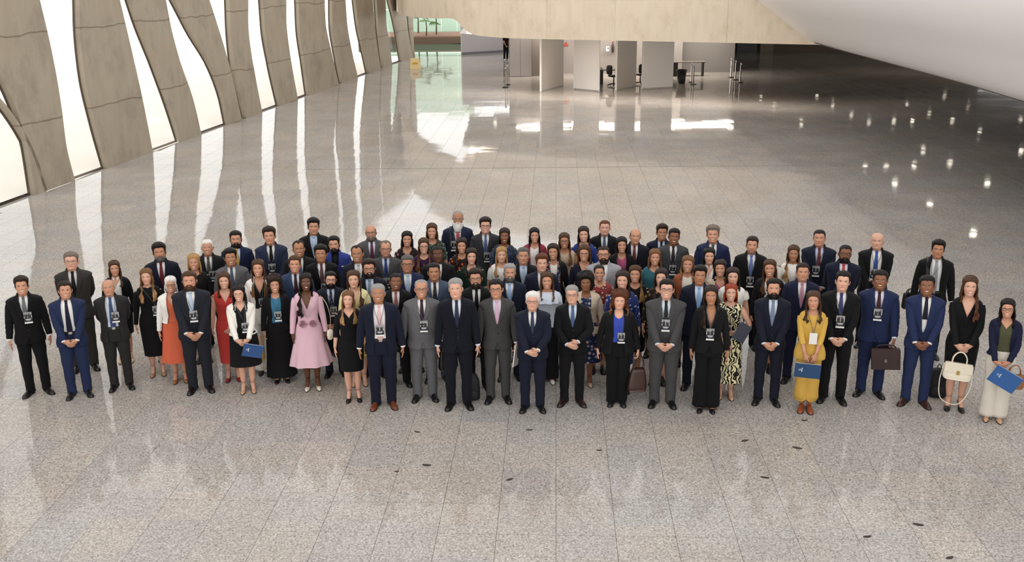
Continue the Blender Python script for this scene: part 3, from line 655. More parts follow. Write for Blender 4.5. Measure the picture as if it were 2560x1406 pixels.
# --- torso section tables (z, half width, front depth, back depth)
TZ = np.array([.76, .86, .95, 1.02, 1.10, 1.20, 1.30, 1.37, 1.41, 1.44, 1.462, 1.48, 1.505])
TM = (np.array([.165, .172, .165, .158, .158, .168, .182, .192, .194, .184, .150, .095, .060]),
      np.array([.100, .110, .110, .110, .115, .122, .126, .118, .106, .090, .074, .060, .048]),
      np.array([.120, .130, .120, .105, .100, .105, .112, .112, .108, .098, .085, .075, .066]))
TF = (np.array([.168, .178, .166, .146, .134, .142, .156, .164, .163, .148, .116, .076, .052]),
      np.array([.100, .110, .104, .098, .098, .112, .134, .116, .096, .080, .066, .054, .043]),
      np.array([.120, .136, .120, .100, .090, .094, .100, .102, .098, .090, .078, .068, .060]))
class Fig:
    def __init__(s, sex, girth=1.0, belly=0.0):
        s.sex = sex; s.g = girth; s.b = belly; s.T = TM if sex == 'm' else TF
        s.sx = (.178 if sex == 'm' else .156) * (1 + (girth - 1) * .7)
    def dims(s, z):
        w, f, b = (ci(z, TZ, t) for t in s.T)
        k = 1 + (s.g - 1) * sst(1.5, 1.42, z); w = w * k; f = f * k; b = b * k
        bl = s.b * G(-((np.asarray(z) - 1.08) / .13) ** 2)
        return w + bl * .5, f + bl, b
    def sec(s, z, ph, o=0.0, ow=0.0):
        w, f, b = s.dims(z); w = w + o + ow; f = f + o; b = b + o
        c, sn = np.cos(ph), np.sin(ph); e = 2 / 2.35
        return np.stack([w * np.sign(sn) * np.abs(sn) ** e, np.where(c > 0, -f, b) * np.abs(c) ** e + 0 * z, z + 0 * ph], -1)
    def ph_at(s, z, x, o=0.0, ow=0.0):
        w, f, b = s.dims(z); return math.asin(min(1, max(0, abs(x) / float(w + o + ow)) ) ** (2.35 / 2))
    def yfront(s, z, x, o):
        w, f, b = s.dims(z); r = np.clip(np.abs(x) / (w + o), 0, .999); return -(f + o) * (1 - r ** 2.35) ** (1 / 2.35)

def ik(S, W, pole, L1=.285, L2=.25):
    S = np.array(S, float); W = np.array(W, float); d = W - S; a = np.linalg.norm(d); mx = (L1 + L2) * .997
    if a > mx: W = S + d / a * mx; a = mx; d = W - S
    u = d / a; p = (L1 * L1 - L2 * L2 + a * a) / (2 * a); h = math.sqrt(max(0, L1 * L1 - p * p))
    pl = np.array(pole, float); pl = nrm(pl - u * pl.dot(u)); return S, S + u * p + pl * h, W
POSES = {  # wrist, hand direction, palm normal, elbow pole, finger curl   (mirrored for the other arm)
 'side':   ((.262, -.045, .86), (-.03, -.12, -1), (-1, .1, 0), (.35, 1, 0), .22),
 'clasp':  ((.082, -.215, .915), (-.80, -.16, -.50), (-.3, .95, .2), (1, .45, -.25), .35),
 'low':    ((.078, -.195, .865), (-.70, -.12, -.65), (-.3, .95, .2), (1, .55, -.1), .35),
 'high':   ((.075, -.235, 1.005), (-.86, -.18, -.25), (-.2, .95, .2), (1, .35, -.45), .4),
 'behind': ((.075, .185, .93), (-.75, .2, -.5), (0, 1, 0), (1, .35, -.1), .3),
 'hold':   ((.125, -.235, .93), (-.35, -.35, -.75), (-.8, .5, 0), (1, .5, -.2), .75),
 'chest':  ((.13, -.235, 1.07), (-.62, -.45, .25), (-.3, .9, .2), (1, .3, -.6), .6),
 'fist':   ((.255, -.05, .86), (-.02, -.12, -1), (-1, .1, 0), (.35, 1, 0), .95),
 'carry':  ((.235, -.165, .875), (-.02, -.2, -1), (-1, .1, 0), (.5, 1, 0), .95),
 'fold':   ((.07, -.20, .88), (-.25, -.25, -.9), (-.5, .85, 0), (1, .5, -.1), .6)}
def hand(mb, W, d, n, side, curl, col):
    d = nrm(d); n = np.array(n, float); n = nrm(n - d * n.dot(d)); l = np.cross(d, n)
    a = np.linspace(0, 2 * math.pi, 10, endpoint=False)
    rings = [(-.02, .025, .019), (.0, .026, .018), (.02, .032, .018), (.05, .040, .016), (.08, .041, .014), (.094, .038, .010)]
    P = np.array([[W + d * t + l * (w * math.cos(q)) + n * (h * math.sin(q)) for q in a] for t, w, h in rings])
    mb.grid(P, True, False, True, col)
    for k, (off, ln) in enumerate(((-.031, .062), (-.0105, .074), (.0105, .070), (.030, .055))):
        p = W + d * .088 + l * off; pts = [p - d * .012]; ang = curl * .45
        for sgm, fr in enumerate((.42, .33, .25)):
            dd = d * math.cos(ang) + n * math.sin(ang); pts.append(p); p = p + dd * ln * fr; ang += curl * .75
        pts.append(p); mb.tube(pts, [.0098, .0098, .0090, .0084, .0064], 6, True, col)
    th = -1 if side > 0 else 1
    b0 = W + d * .022 + l * th * .026; dr = nrm(d * .72 + l * th * .5 + n * .35)
    d2 = nrm(d * .92 + l * th * .1 + n * .35); mb.tube([b0 - dr * .012, b0, b0 + dr * .034, b0 + dr * .034 + d2 * .03], [.013, .0135, .011, .0075], 6, True, col)

def sleeve_path(A, k=13):
    S, E, W = A; return crom([S, S * .5 + E * .5, E * .97 + (S + W) * .015, E * .5 + W * .5, W], k)

def person(rec):
    sex = rec['sex']; fig = Fig(sex, rec.get('girth', 1.0), rec.get('belly', 0.0)); rg = random.Random(rec['id'] * 7 + 3)
    root = empty('person', (rec['x'], rec['y'], 0), rec['yaw'], rec['h'] / 1.742)
    skin = np.array(lin(SKT[rec['skin']])) * rg.uniform(.94, 1.05); hairc = np.array(lin(HC[rec['hc']])); style = rec['hs']
    o = rec['o']; smile = rec.get('smile', False); pitch, tilt, hyaw = rec.get('pitch', .2) , rg.uniform(-.05, .05), rg.uniform(-.1, .1)
    hx = lambda P: head_xf(P, pitch, tilt, hyaw)
    # ---------------- body: head, neck, trunk, arms, hands and legs in one mesh
    mb = MB(); fw = (1.0 if sex == 'm' else .94) * rg.uniform(.96, 1.04) * (1 + (fig.g - 1) * .45); jaw = (1.05 if sex == 'm' else .93) * rg.uniform(.96, 1.04)
    P0 = head_pts(ZR, TH_, fw, jaw); Pf = face(P0, TH_, smile, rg.uniform(.85, 1.15) * (1 if sex == 'm' else .85))
    lips = skin * ((.95, .55, .52) if sex == 'm' else (1.0, .42, .42))
    if rec.get('lips'): lips = np.array(lin(rec['lips']))
    bc = np.array(lin(HC[rec['bc']])) if rec.get('bc') else hairc
    C = paint(Pf, TH_, skin, bc if rec.get('beard') else hairc, smile, rec.get('beard', 0) and (.35 if rec['beard'] == 1 else .9), lips, rec['id'], .8 if rec['hc'] in ('white', 'grey', 'blond') else 1.0)
    if style in ('buzz', 'bald'):   # shaved scalp shows a shade of hair
        hb = hair_line(TH_, 'short'); mk = sst(-.002, .012, Pf[..., 2] - hb) * (.35 if style == 'buzz' else .12); C = C * (1 - mk[..., None]) + hairc * mk[..., None]
    mb.grid(hx(Pf), True, False, True, C)
    zt = np.linspace(.80, 1.50, 16); ph = np.linspace(0, 2 * math.pi, 28, endpoint=False)
    mb.grid(fig.sec(zt[:, None], ph[None, :]), True, True, True, skin)
    pose = rec.get('pose', 'side'); pose = (pose, pose) if isinstance(pose, str) else pose
    arms = {}
    hands = {}
    for s, pn in ((-1, pose[0]), (1, pose[1])):
        w, hd, pn_, pl, cu = POSES[pn]; m = np.array([s, 1, 1]); w = np.array(w) * m
        gw = (fig.g - 1) * .25 + fig.b * .35
        if pn in ('side', 'fist'): w[0] += s * (gw + (0 if sex == 'm' else -.02))
        elif pn != 'behind': w[1] -= gw * 1.2 + fig.b * .7
        if pn in ('clasp', 'low', 'high', 'fold'): w[1] += -.028 if s < 0 else .012; w[2] += .012 * s
        A = ik((s * fig.sx, .004, 1.402), w, np.array(pl) * m); arms[s] = A
        path = sleeve_path(A, 14); mb.tube(path, np.interp(np.linspace(0, 1, 14), [0, .15, .5, .8, 1], [.05, .05, .041, .034, .026]) * (1 if sex == 'm' else .88), 10, True, skin)
        hand(mb, A[2], np.array(hd) * m, np.array(pn_) * m, s, cu, skin * .97)
        hands[s] = A[2] + nrm(np.array(hd) * m) * .085
    st = rec.get('stance', .105 if sex == 'm' else .07); feet = {}
    heel = rec.get('heel', 0.0); legcol = np.array(lin(rec['legs'])) if rec.get('legs') else skin
    for s in (-1, 1):
        fy = rec.get('step', 0) * s * .06; an = np.array([s * st, .035 + fy, .085 + heel * .8]); feet[s] = (an, s * rec.get('toe', .28 if sex == 'm' else .12))
        pth = crom([(s * .083, .0, .90), (s * (.085 * .6 + st * .4), -.012, .68), (s * (.03 + st * .7), -.012, .49), (s * (.01 + st * .92), .022, .30), an], 14)
        mb.tube(pth, np.interp(np.linspace(0, 1, 14), [0, .25, .5, .62, .75, 1], [.088, .076, .055, .052, .053, .034]), 12, True, legcol)
        c, sn = math.cos(feet[s][1]), math.sin(feet[s][1])
        ft = np.array([(0, .035, -.02 + .0), (0, .0, -.01), (0, -.06, -.042 - heel * .35), (0, -.12, -.062 - heel * .78), (0, -.17, -.068 - heel * .8)]); ft = np.stack([ft[:, 0] * c - ft[:, 1] * sn, ft[:, 0] * sn + ft[:, 1] * c, ft[:, 2]], -1) + an
        mb.tube(ft, [.030, .034, .032, .026, .014], 8, True, legcol)
    body = mb.build('body', SKIN, root, color=True)
    # ---------------- shoes
    shc = rec.get('shoe', '141213'); smat = leather(shc, .28)
    for s in (-1, 1): shoe(root, feet[s], heel, smat, sex == 'm' or heel == 0)
    # ---------------- clothes
    if o == 'suit': suit(root, fig, arms, rec, rg, st, feet)
    else: womens(root, fig, arms, rec, rg, st, feet)
    # ---------------- hair, beard, glasses
    make_hair(root, hx, P0, rec, hairc, fw, jaw, rg)
    if rec.get('beard', 0) >= 2:
        th_ = rec['beard'] == 3; bm = beard_mask(P0, TH_); off = bm * (.020 if th_ else .0085) - .003
        Cn = np.array([0, .0, .06]); D = Pf - Cn; D[..., 2] *= .45; D /= np.linalg.norm(D, axis=-1)[..., None]
        Q = Pf + D * off[..., None]
        if th_: low = sst(.03, -.02, Pf[..., 2]) * bm * (np.cos(TH_)[None, :] > 0) ; Q[..., 2] -= low * .075; Q[..., 1] -= low * .012
        else: Q[..., 2] -= sst(.02, -.01, Pf[..., 2]) * bm * .008
        mbb = MB(); mbb.grid(hx(Q), True, False, False, bc * np.ones(P0.shape), bm > .06); mbb.build('beard', HAIR, root, color=True)
    if rec.get('gl'): glasses(root, hx, rec['gl'])
    if rec.get('ear'):
        for s in (-1, 1):
            mbb = MB(); mbb.tube(hx(np.array([(s * .0905 * fw, .012, .068), (s * .0915 * fw, .01, .058), (s * .091 * fw, .012, .052)])), [.004, .007, .004], 6); mbb.build('earring', flat(rec['ear'], .25, .6), root)
    if rec.get('watch') is not None:
        s = rec['watch']; S, E, W = arms[s]; d = nrm(W - E); mbb = MB(); mbb.tube([W - d * .03, W - d * .008], .031, 10); mbb.build('wristwatch', flat('c9b48a', .3, .7), root)
    tag(root, rec['label'], 'person', 'people posing in the group')
    mw = Matrix.Translation((rec['x'], rec['y'], 0)) @ Matrix.Rotation(rec['yaw'], 4, 'Z') @ Matrix.Scale(rec['h'] / 1.742, 4)
    rec['hands'] = {s: np.array(mw @ Vector(hands[s])) for s in hands}; rec['mw'] = mw; rec['fig'] = fig
    return root

def shoe(root, foot, heel, mat, full):
    an, t = foot; c, s = math.cos(t), math.sin(t)
    ys = np.array([.062, .05, .02, -.02, -.06, -.10, -.14, -.18, -.205, -.216]); n = len(ys)
    if full: hw = np.array([.018, .030, .034, .034, .037, .043, .045, .038, .024, .008]); tp = np.array([.075, .085, .088, .092, .082, .066, .055, .045, .034, .022])
    else: hw = np.array([.014, .026, .030, .029, .031, .036, .037, .027, .013, .004]); tp = np.array([.060, .062, .05, .034, .030, .040, .046, .036, .024, .014])
    base = heel * .95 * sst(-.10, .0, ys) * (heel > 0)
    a = np.linspace(0, 2 * math.pi, 14, endpoint=False); P = []
    for k in range(n):
        h = tp[k]; z0 = base[k]
        P.append([(hw[k] * np.sign(math.cos(q)) * abs(math.cos(q)) ** .75, ys[k], z0 + (h * max(0, math.sin(q)) ** .8 if math.sin(q) > 0 else -.0)) for q in a])
    P = np.array(P); mb = MB()
    P[..., 2] += .004
    def place(Q): return np.stack([Q[..., 0] * c - Q[..., 1] * s + an[0], Q[..., 0] * s + Q[..., 1] * c + an[1] - .01, Q[..., 2]], -1)
    mb.grid(place(P), True, True, True); o = mb.build('shoe', mat, root)
    sl = MB(); Q = np.array([[(hw[k] * 1.05 * x, ys[k] * 1.01, base[k] + z) for x, z in ((-1, 0), (1, 0), (1, .012), (-1, .012))] for k in range(n)]); sl.grid(place(Q), True, True, True)
    if heel > 0: sl.tube(place(np.array([(0, .035, heel * .95), (0, .042, heel * .5), (0, .042, 0.0)])), [.018, .009, .007], 8)
    elif full: sl.box(place(np.array([(0, .03, .009)]))[0], (.058, .06, .018))
    sl.build('sole', flat('0e0d0d', .6), o)

def legs_cloth(root, fig, mat, st, feet, wide=0.0, name='trousers', hem=.035, folds=0.0):
    mb = MB(); ph = np.linspace(0, 2 * math.pi, 28, endpoint=False); zt = np.linspace(.80, 1.04, 7)
    mb.grid(fig.sec(zt[:, None], ph[None, :], .010), True, False, False)
    for s in (-1, 1):
        an = feet[s][0]; g = 1 + (fig.g - 1) * .8
        pth = crom([(s * .088, .004, .90), (s * (.088 * .6 + st * .4), -.004, .68), (s * (.03 + st * .7), -.004, .49), (s * (.01 + st * .92), .016, .25), (an[0], an[1] - .012, hem)], 18)
        u = np.linspace(0, 1, 18)
        r = np.interp(u, [0, .12, .3, .55, .8, 1], [.095 * g, .098 * g, .088 * g, .072 * g + wide * .45, .064 * g + wide * .8, .062 * g + wide])
        T = tube_pts(pth, r, 16); a = np.arange(16) * 2 * math.pi / 16
        wr = .004 * np.sin(u * 60 + s) * sst(.75, 1, u) + .003 * np.sin(u * 23 + 2 * s)
        ctr = pth[:, None, :]; T = ctr + (T - ctr) * (1 + wr[:, None, None] / r[:, None, None] + folds * np.sin(a * 5)[None, :, None] * u[:, None, None])
        mb.grid(T, True, False, True)
    return mb.build(name, mat, root)

def front_open(z, kind, vz, hemz):
    """half opening of a jacket front at height z"""
    if kind == 'closed':
        up = np.interp(z, [vz, vz + .10, 1.36, 1.44, 1.50, 1.52], [0, .022, .048, .056, .056, .055]); dn = np.interp(z, [hemz, hemz + .11], [.045, 0])
    else:
        up = np.interp(z, [vz, 1.36, 1.44, 1.50, 1.52], [.07, .078, .074, .060, .055]); dn = np.interp(z, [hemz, vz], [.10, .07])
    return np.where(z >= vz, up, dn)

def jacket(root, fig, arms, col, kind, vz=1.10, hemz=.80, lapel=.065, sl=1.0, mat=None, name='suit_jacket', o=.020, buttons=2, collar=True):
    mat = mat or cloth(col); mb = MB(); zt = np.concatenate([np.linspace(hemz, 1.36, 20), np.linspace(1.385, 1.512, 9)]); u = np.linspace(0, 1, 37); m = fig.sex == 'm'
    sh = lambda z: (.024 if m else .014) * G(-((z - 1.415) / .035) ** 2)
    P = []
    for z in zt:
        of = o + .014 * sst(1.0, hemz, z); xo = float(front_open(z, kind, vz, hemz)); p0 = fig.ph_at(z, xo, of, sh(z)); ph = p0 + u * (2 * math.pi - 2 * p0)
        r = fig.sec(np.full_like(ph, z), ph, of, sh(z)); 
        r[:, 0] += .003 * np.sin(z * 40 + 3 * ph) * sst(1.35, 1.0, z); r[:, 1] += .004 * np.sin(z * 31 + 2 * ph) * sst(1.35, 1.0, z)
        if xo < .004: r[:2, 1] -= .006; r[0, 0] -= .018
        P.append(r)
    P = np.array(P); mb.grid(P, False)
    # inner facing so that the front edge has thickness
    for e, nx in ((0, 1), (-1, -2)):
        a = P[:, e]; inn = a + np.stack([np.zeros(len(a)), np.full(len(a), .014), np.zeros(len(a))], -1); mb.grid(np.stack([a, inn], 1), False)
    for s in (-1, 1):
        path = sleeve_path(arms[s], 16); path = path[:int(round(16 * sl)) if sl < 1 else 16]; n = len(path); uu = np.linspace(0, sl, n)
        if sl >= 1: path[-1] = path[-1] - nrm(path[-1] - path[-2]) * .012
        r = np.interp(uu, [0, .12, .3, .5, .75, 1], [.052, .066, .063, .057, .050, .041]) * (1 if m else .86) * (1 + (fig.g - 1) * .5)
        r = r + .0028 * np.sin(uu * 42 + s) * sst(.2, .5, uu); mb.tube(path, r, 14, True)
    jk = mb.build(name, mat, root)
    if collar:
        for s in (0, -1):
            sg = 1 if s == 0 else -1; zz = np.linspace(vz + .005, 1.515, 18); Q = []
            for z in zz:
                of = o; xo = float(front_open(z, kind, vz, hemz)); t = (z - vz) / (1.515 - vz)
                lw = lapel * np.interp(t, [0, .15, .62, .68, .70, .80, 1], [.05, .45, 1.1, 1.15, .75, .95, .55])
                row = []
                for k, f_ in enumerate((0, .5, 1)):
                    x = xo + lw * f_ * (1 if z < 1.45 else .8); zz_ = z - (.0 if z < 1.40 else .012 * f_)
                    y = float(fig.yfront(zz_, min(x, .16), of)) - .007 - .006 * (1 - abs(f_ - .4))
                    row.append((sg * x, y, zz_))
                Q.append(row)
            mb2 = MB(); Q = np.array(Q); mb2.grid(Q, False); mb2.grid(np.stack([Q[:, 2], Q[:, 2] + (0, .010, 0)], 1), False); mb2.build('lapel', mat, jk)
        ph = np.linspace(math.radians(62), math.radians(298), 25); mb2 = MB(); R = []
        for z, ex in ((1.485, .030), (1.505, .021), (1.532, .012), (1.528, .020), (1.50, .033)):
            w, f_, b_ = .060, .050, .066; R.append(np.stack([(w + ex) * np.sin(ph), np.where(np.cos(ph) > 0, -(f_ + ex), b_ + ex) * np.abs(np.cos(ph)), np.full_like(ph, z) - .03 * np.cos(ph).clip(0)], -1))
        mb2.grid(np.array(R), False); mb2.build('collar', mat, jk)
    if kind == 'closed':
        for k in range(buttons):
            z = vz - .012 - .095 * k; y = float(fig.yfront(z, .0, o)) - .011; mb2 = MB(); a = np.linspace(0, 2 * math.pi, 8, endpoint=False)
            mb2.grid(np.array([[(.008 + q * math.cos(t), y - yy, z + q * math.sin(t)) for t in a] for q, yy in ((.010, -.004), (.010, .003), (.006, .005))]), True, False, True); mb2.build('button', flat('1a1715', .4), jk)
    return jk

def torso_top(root, fig, mat, name, z0=.94, z1=1.475, nk=None, o=.007, arms=None, sl=0.0, cuffr=1.0, slr=.0, ruffle=0):
    """blouse, shirt or dress bodice; nk = (kind, depth)"""
    mb = MB(); zt = np.concatenate([np.linspace(z0, 1.36, 12), np.linspace(1.38, z1, 8)]); u = np.linspace(0, 1, 37); P = []
    for z in zt:
        xo = 0.0
        if nk:
            k, dz = nk; t = max(0, (z - (z1 - dz)) / dz); xo = (.085 * t if k == 'v' else .088 * math.sqrt(t) if k == 'round' else .0)
        p0 = fig.ph_at(z, xo, o); ph = p0 + u * (2 * math.pi - 2 * p0); P.append(fig.sec(np.full_like(ph, z), ph, o + (.028 * float(sst(1.10, z0, z)) if z0 < .9 else 0)))
    mb.grid(np.array(P), False)
    if sl > 0:
        for s in (-1, 1):
            path = sleeve_path(arms[s], 16); n = max(4, int(round(16 * sl))); path = path[:n]; uu = np.linspace(0, sl, n)
            r = np.interp(uu, [0, .12, .3, .5, .75, 1], [.049, .063, .057, .051, .044, .036]) * (1 if fig.sex == 'm' else .92) + slr; mb.tube(path, r, 12, False)
    return mb.build(name, mat, root)

def shirt_collar(root, fig, mat, parent):
    ph = np.linspace(math.radians(14), math.radians(346), 33); mb = MB(); R = []
    for z, ex, dr in ((1.470, .012, .010), (1.492, .007, .006), (1.512, .005, .006), (1.506, .011, .012), (1.478, .020, .034)):
        fr = np.cos(ph).clip(0) ** 3
        R.append(np.stack([(.058 + ex) * np.sin(ph), np.where(np.cos(ph) > 0, -(.052 + ex), .066 + ex) * np.abs(np.cos(ph)) - .012 * fr, z - dr * fr - .012 * np.cos(ph).clip(0)], -1))
    mb.grid(np.array(R), False); return mb.build('collar', mat, parent)

def suit(root, fig, arms, rec, rg, st, feet):
    col, sc, tc = rec['c'], rec.get('s', 'e9e6e2'), rec.get('t'); kind = rec.get('front', 'closed'); mat = cloth(col)
    b = rec.get('b', col); legs_cloth(root, fig, cloth(b), st, feet)
    sm = cloth(sc, .75); sh = torso_top(root, fig, sm, 'shirt', .96, 1.495, None, .006); shirt_collar(root, fig, sm, sh)
    for s in (-1, 1):
        S, E, W = arms[s]; d = nrm(W - E); mb = MB(); mb.tube([W - d * .035, W - d * .012, W + d * .010], [.032, .033, .0335], 10, False); mb.build('cuff', sm, sh)
    if kind == 'open' or rec.get('belt'):
        mb = MB(); ph = np.linspace(0, 2 * math.pi, 28, endpoint=False); mb.grid(fig.sec(np.array([1.0, 1.035])[:, None], ph[None], .016)); be = mb.build('belt', leather('17120f', .4), root)
        mb = MB(); mb.box((0, float(fig.yfront(1.018, 0, .016)) - .004, 1.018), (.045, .008, .036)); mb.build('buckle', flat('b9b4aa', .3, .9), be, smooth=False)
    if tc:
        tm = cloth(tc, .5, *rec.get('tk', ())) if rec.get('tk') else cloth(tc, .5)
        mb = MB(); zt = np.linspace(1.462, rec.get('tlen', 1.02 if kind == 'open' else rec.get('vz', 1.12) + .02), 14); P = []
        for k, z in enumerate(zt):
            hw = np.interp(z, [1.0, 1.06, 1.2, 1.44, 1.47], [.016, .040, .034, .019, .015]); row = []
            for f_ in (-1, -.5, 0, .5, 1): row.append((hw * f_, float(fig.yfront(z, 0, .006)) - .010 - .006 * (1 - f_ * f_), z))
            P.append(row)
        mb.grid(np.array(P), False); t = mb.build('tie', tm, root)
        mb = MB(); y = float(fig.yfront(1.47, 0, .006)) - .016; mb.grid(np.array([[(w * math.cos(a), y - .012 * math.sin(a) + dy, z) for a in np.linspace(0, 2 * math.pi, 8, endpoint=False)] for w, z, dy in ((.012, 1.45, .004), (.017, 1.462, 0), (.021, 1.482, .002), (.019, 1.497, .008))]), True, True, True); mb.build('knot', tm, t)
    jk = jacket(root, fig, arms, col, kind, rec.get('vz', 1.12), .80, mat=mat)
    if rec.get('square'):
        mb = MB(); mb.box((.095, float(fig.yfront(1.30, .095, .02)) - .008, 1.305), (.055, .006, .02)); mb.build('pocket_square', cloth(rec['square']), jk, smooth=False)
    if rec.get('badge'): badge(root, fig, rec, .03)
    if rec.get('strap'):
        s = rec['strap']; mb = MB(); pts = [(s * .11, y, z) for y, z in ((.13, 1.1), (.135, 1.32), (.07, 1.475), (.0, 1.492), (-.08, 1.46), (-.145, 1.34), (-.16, 1.2), (-.155, 1.06))]
        p = crom(pts, 20); mb.grid(np.stack([p + (-.022, -.004, 0), p + (.022, -.004, 0), p + (.022, .004, 0), p + (-.022, .004, 0)], 1), True, True, True); mb.build('shoulder_strap', flat('1b1918', .6), root)

def badge(root, fig, rec, o):
    bx, bz = rec['badge'] if isinstance(rec['badge'], tuple) else (.01, 1.17)
    w, h = .052, .082; y = float(fig.yfront(bz + h, bx, o)) - .012; y2 = float(fig.yfront(bz - h, bx, o)) - .014; y = min(y, y2)
    if rec['badge'] == 'plain': rows = None
    mb = MB(); r2 = random.Random(rec['id'])
    def q(x0, x1, z0, z1, c, d=.002): mb.add([(bx + x0, y - d, bz + z0), (bx + x1, y - d, bz + z0), (bx + x1, y - d, bz + z1), (bx + x0, y - d, bz + z1)], [(0, 1, 2, 3)], None, c)
    mb.box((bx, y, bz), (2 * w, .003, 2 * h), col=(.75, .74, .72))
    if not rec.get('blank'):
        q(-w, w, -h * .72, -h * .02, (.012, .014, .022)); q(-w, w, -h * .02, h * .55, (.03, .03, .034), .0021); q(-w, w, h * .55, h, (.30, .30, .30), .0021)
        for k in range(9):                                      # printed skyline
            x = -w + 2 * w * k / 9; t = h * r2.uniform(.25, .95); q(x, x + 2 * w / 9 * r2.uniform(.6, 1), 0, t, (.018, .018, .022) if k % 4 else (.45, .44, .42), .0026)
        for k, zz in enumerate((-.18, -.34)): q(-w * (.72 - .2 * k), w * (.72 - .2 * k), h * (zz - .09), h * zz, (.72, .72, .72), .003)   # unreadable name lines
    bo = mb.build('badge', PRINT, root, smooth=False, color=True)
    mb = MB()
    for s in (-1, 1):
        pts = [(bx + s * .004, y, bz + h), (bx * .5 + s * .03, float(fig.yfront(1.34, .03, o)) - .006, 1.34), (s * .062, float(fig.yfront(1.45, .062, o)) - .006, 1.45), (s * .066, -.01, 1.515), (s * .05, .06, 1.525)]
        mb.tube(crom(pts, 14), .0035, 5, True, None, .5)
    mb.build('lanyard', flat(rec.get('lan', '4a5058'), .6), bo)

def womens(root, fig, arms, rec, rg, st, feet):
    o = rec['o']; c = rec['c']; k = rec.get('pat'); mat = cloth(c, .8, *k) if k else cloth(c, .8); hem = rec.get('hem', .42); heel = rec.get('heel', 0)
    b = rec.get('b', c); bm = cloth(b, .85, *rec['bpat']) if rec.get('bpat') else (mat if b == c else cloth(b, .85))
    def skirt(m, zt, nm='skirt', o0=.012):
        mb = MB(); zs = np.linspace(zt, hem, 18); ph = np.linspace(0, 2 * math.pi, 48, endpoint=False); fl = rec.get('flare', .0); P = []
        w9, f9, b9 = fig.dims(.88)
        for z in zs:
            if z > .88: r = fig.sec(np.full_like(ph, z), ph, o0 + .006)
            else:
                t = (.88 - z) / (.88 - hem + 1e-6); a = fl * t; ww, ff, bb = w9 + .02 + a * .9 - .025 * t * (fl < .03), f9 + .02 + a, b9 + .02 + a
                cc, sn = np.cos(ph), np.sin(ph); e = 2 / 2.3
                r = np.stack([ww * np.sign(sn) * np.abs(sn) ** e, np.where(cc > 0, -ff, bb) * np.abs(cc) ** e, np.full_like(ph, z)], -1)
                r[:, :2] *= (1 + (.02 + fl * .32) * t * np.sin(ph * 9 + .6 * math.sin(3)) * (1 if fl > .03 else .4))[:, None]
            P.append(r)
        mb.grid(np.array(P)); return mb.build(nm, m, root)
    if o == 'dress':
        torso_top(root, fig, mat, 'dress_bodice', .98, 1.475, rec.get('nk', ('round', .05)), .010, arms, rec.get('sl', 0)); skirt(mat, 1.02, 'dress_skirt')
        if rec.get('rose'):
            for x in (-.075, .07):
                mb = MB(); z = 1.045; y = float(fig.yfront(z, abs(x), .012)) - .012; t = np.linspace(0, 6 * math.pi, 60); r_ = np.linspace(.006, .062, 60)
                p = np.stack([x + r_ * np.cos(t), y - .030 + .025 * r_ / .06, z + r_ * np.sin(t)], -1); mb.grid(np.stack([p + (0, -.018, 0), p + (0, .03, 0)], 1), False); mb.build('fabric_rose', cloth('d9a9b8'), root)
        if rec.get('lapels'):
            for s in (-1, 1):
                mb = MB(); Q = [[(s * (.01 + .075 * t + .05 * f_ * math.sin(math.pi * min(1, t * 1.1))), float(fig.yfront(1.12 + .35 * t, .01 + .075 * t + .05 * f_, .010)) - .008, 1.12 + .35 * t) for f_ in (0, .5, 1)] for t in np.linspace(0, 1, 12)]; mb.grid(np.array(Q), False); mb.build('lapel', mat, root)
    else:
        inner = rec.get('s'); 
        if rec.get('bt', 'skirt') == 'skirt': skirt(bm, 1.03)
        elif rec['bt'] == 'wide': legs_cloth(root, fig, bm, st, feet, .055, 'wide_trousers', .10 if heel == 0 else .06 , .03)
        elif rec['bt'] == 'crop': legs_cloth(root, fig, bm, st, feet, .06, 'cropped_trousers', .22, .04)
        else: legs_cloth(root, fig, bm, st, feet, rec.get('wide', 0.0), 'trousers', .035)
        if o == 'blazer':
            im = cloth(inner, .7, *rec['spat']) if rec.get('spat') else cloth(inner, .7); torso_top(root, fig, im, 'blouse', .96, 1.475, rec.get('nk', ('v', .12)), .007)
            jacket(root, fig, arms, c, rec.get('front', 'open'), rec.get('vz', 1.14), rec.get('jh', .86), rec.get('lapel', .05), rec.get('jsl', 1.0), mat, 'blazer', .018, 1, rec.get('collar', True))
            if rec.get('shirtcol'): shirt_collar(root, fig, im, root.children[-1])
        else:
            torso_top(root, fig, mat, 'blouse', rec.get('toph', .92), 1.475, rec.get('nk', ('round', .05)), .012, arms, rec.get('sl', .35), slr=rec.get('puff', 0.0))
    if rec.get('ruffle'):
        mb = MB(); ph = np.linspace(0, 2 * math.pi, 60, endpoint=False); mb.grid(np.array([fig.sec(np.full_like(ph, z), ph, e + .012 * np.sin(ph * 11) * g) for z, e, g in ((1.47, .01, 0), (1.43, .035, .4), (1.37, .055, 1), (1.32, .062, 1.3))])); mb.build('ruffle_collar', mat, root)
    if rec.get('scarf'):
        for s in (-1, 1):
            mb = MB(); pts = crom([(s * .03, .07, 1.515), (s * .075, .0, 1.515), (s * .085, -.10, 1.42), (s * .075, -.165, 1.25), (s * .08, -.16, 1.02)], 16)
            mb.tube(pts, np.linspace(.022, .034, 16), 8, True, None, .5); mb.build('scarf', cloth('26304a', .7, 'floral', '7d2f3a', 'c9b9a2'), root)
    if rec.get('neck'):
        mb = MB(); a = np.linspace(0, 2 * math.pi, 24, endpoint=False); mb.tube(np.array([(.072 * math.sin(t), (.02 - .085 * math.cos(t) if math.cos(t) > 0 else .02 - .06 * math.cos(t)), 1.478 - .035 * math.cos(t)) for t in np.append(a, a[0])]), rec.get('neckr', .004), 6); mb.build('necklace', flat(rec['neck'], .25, .8), root)
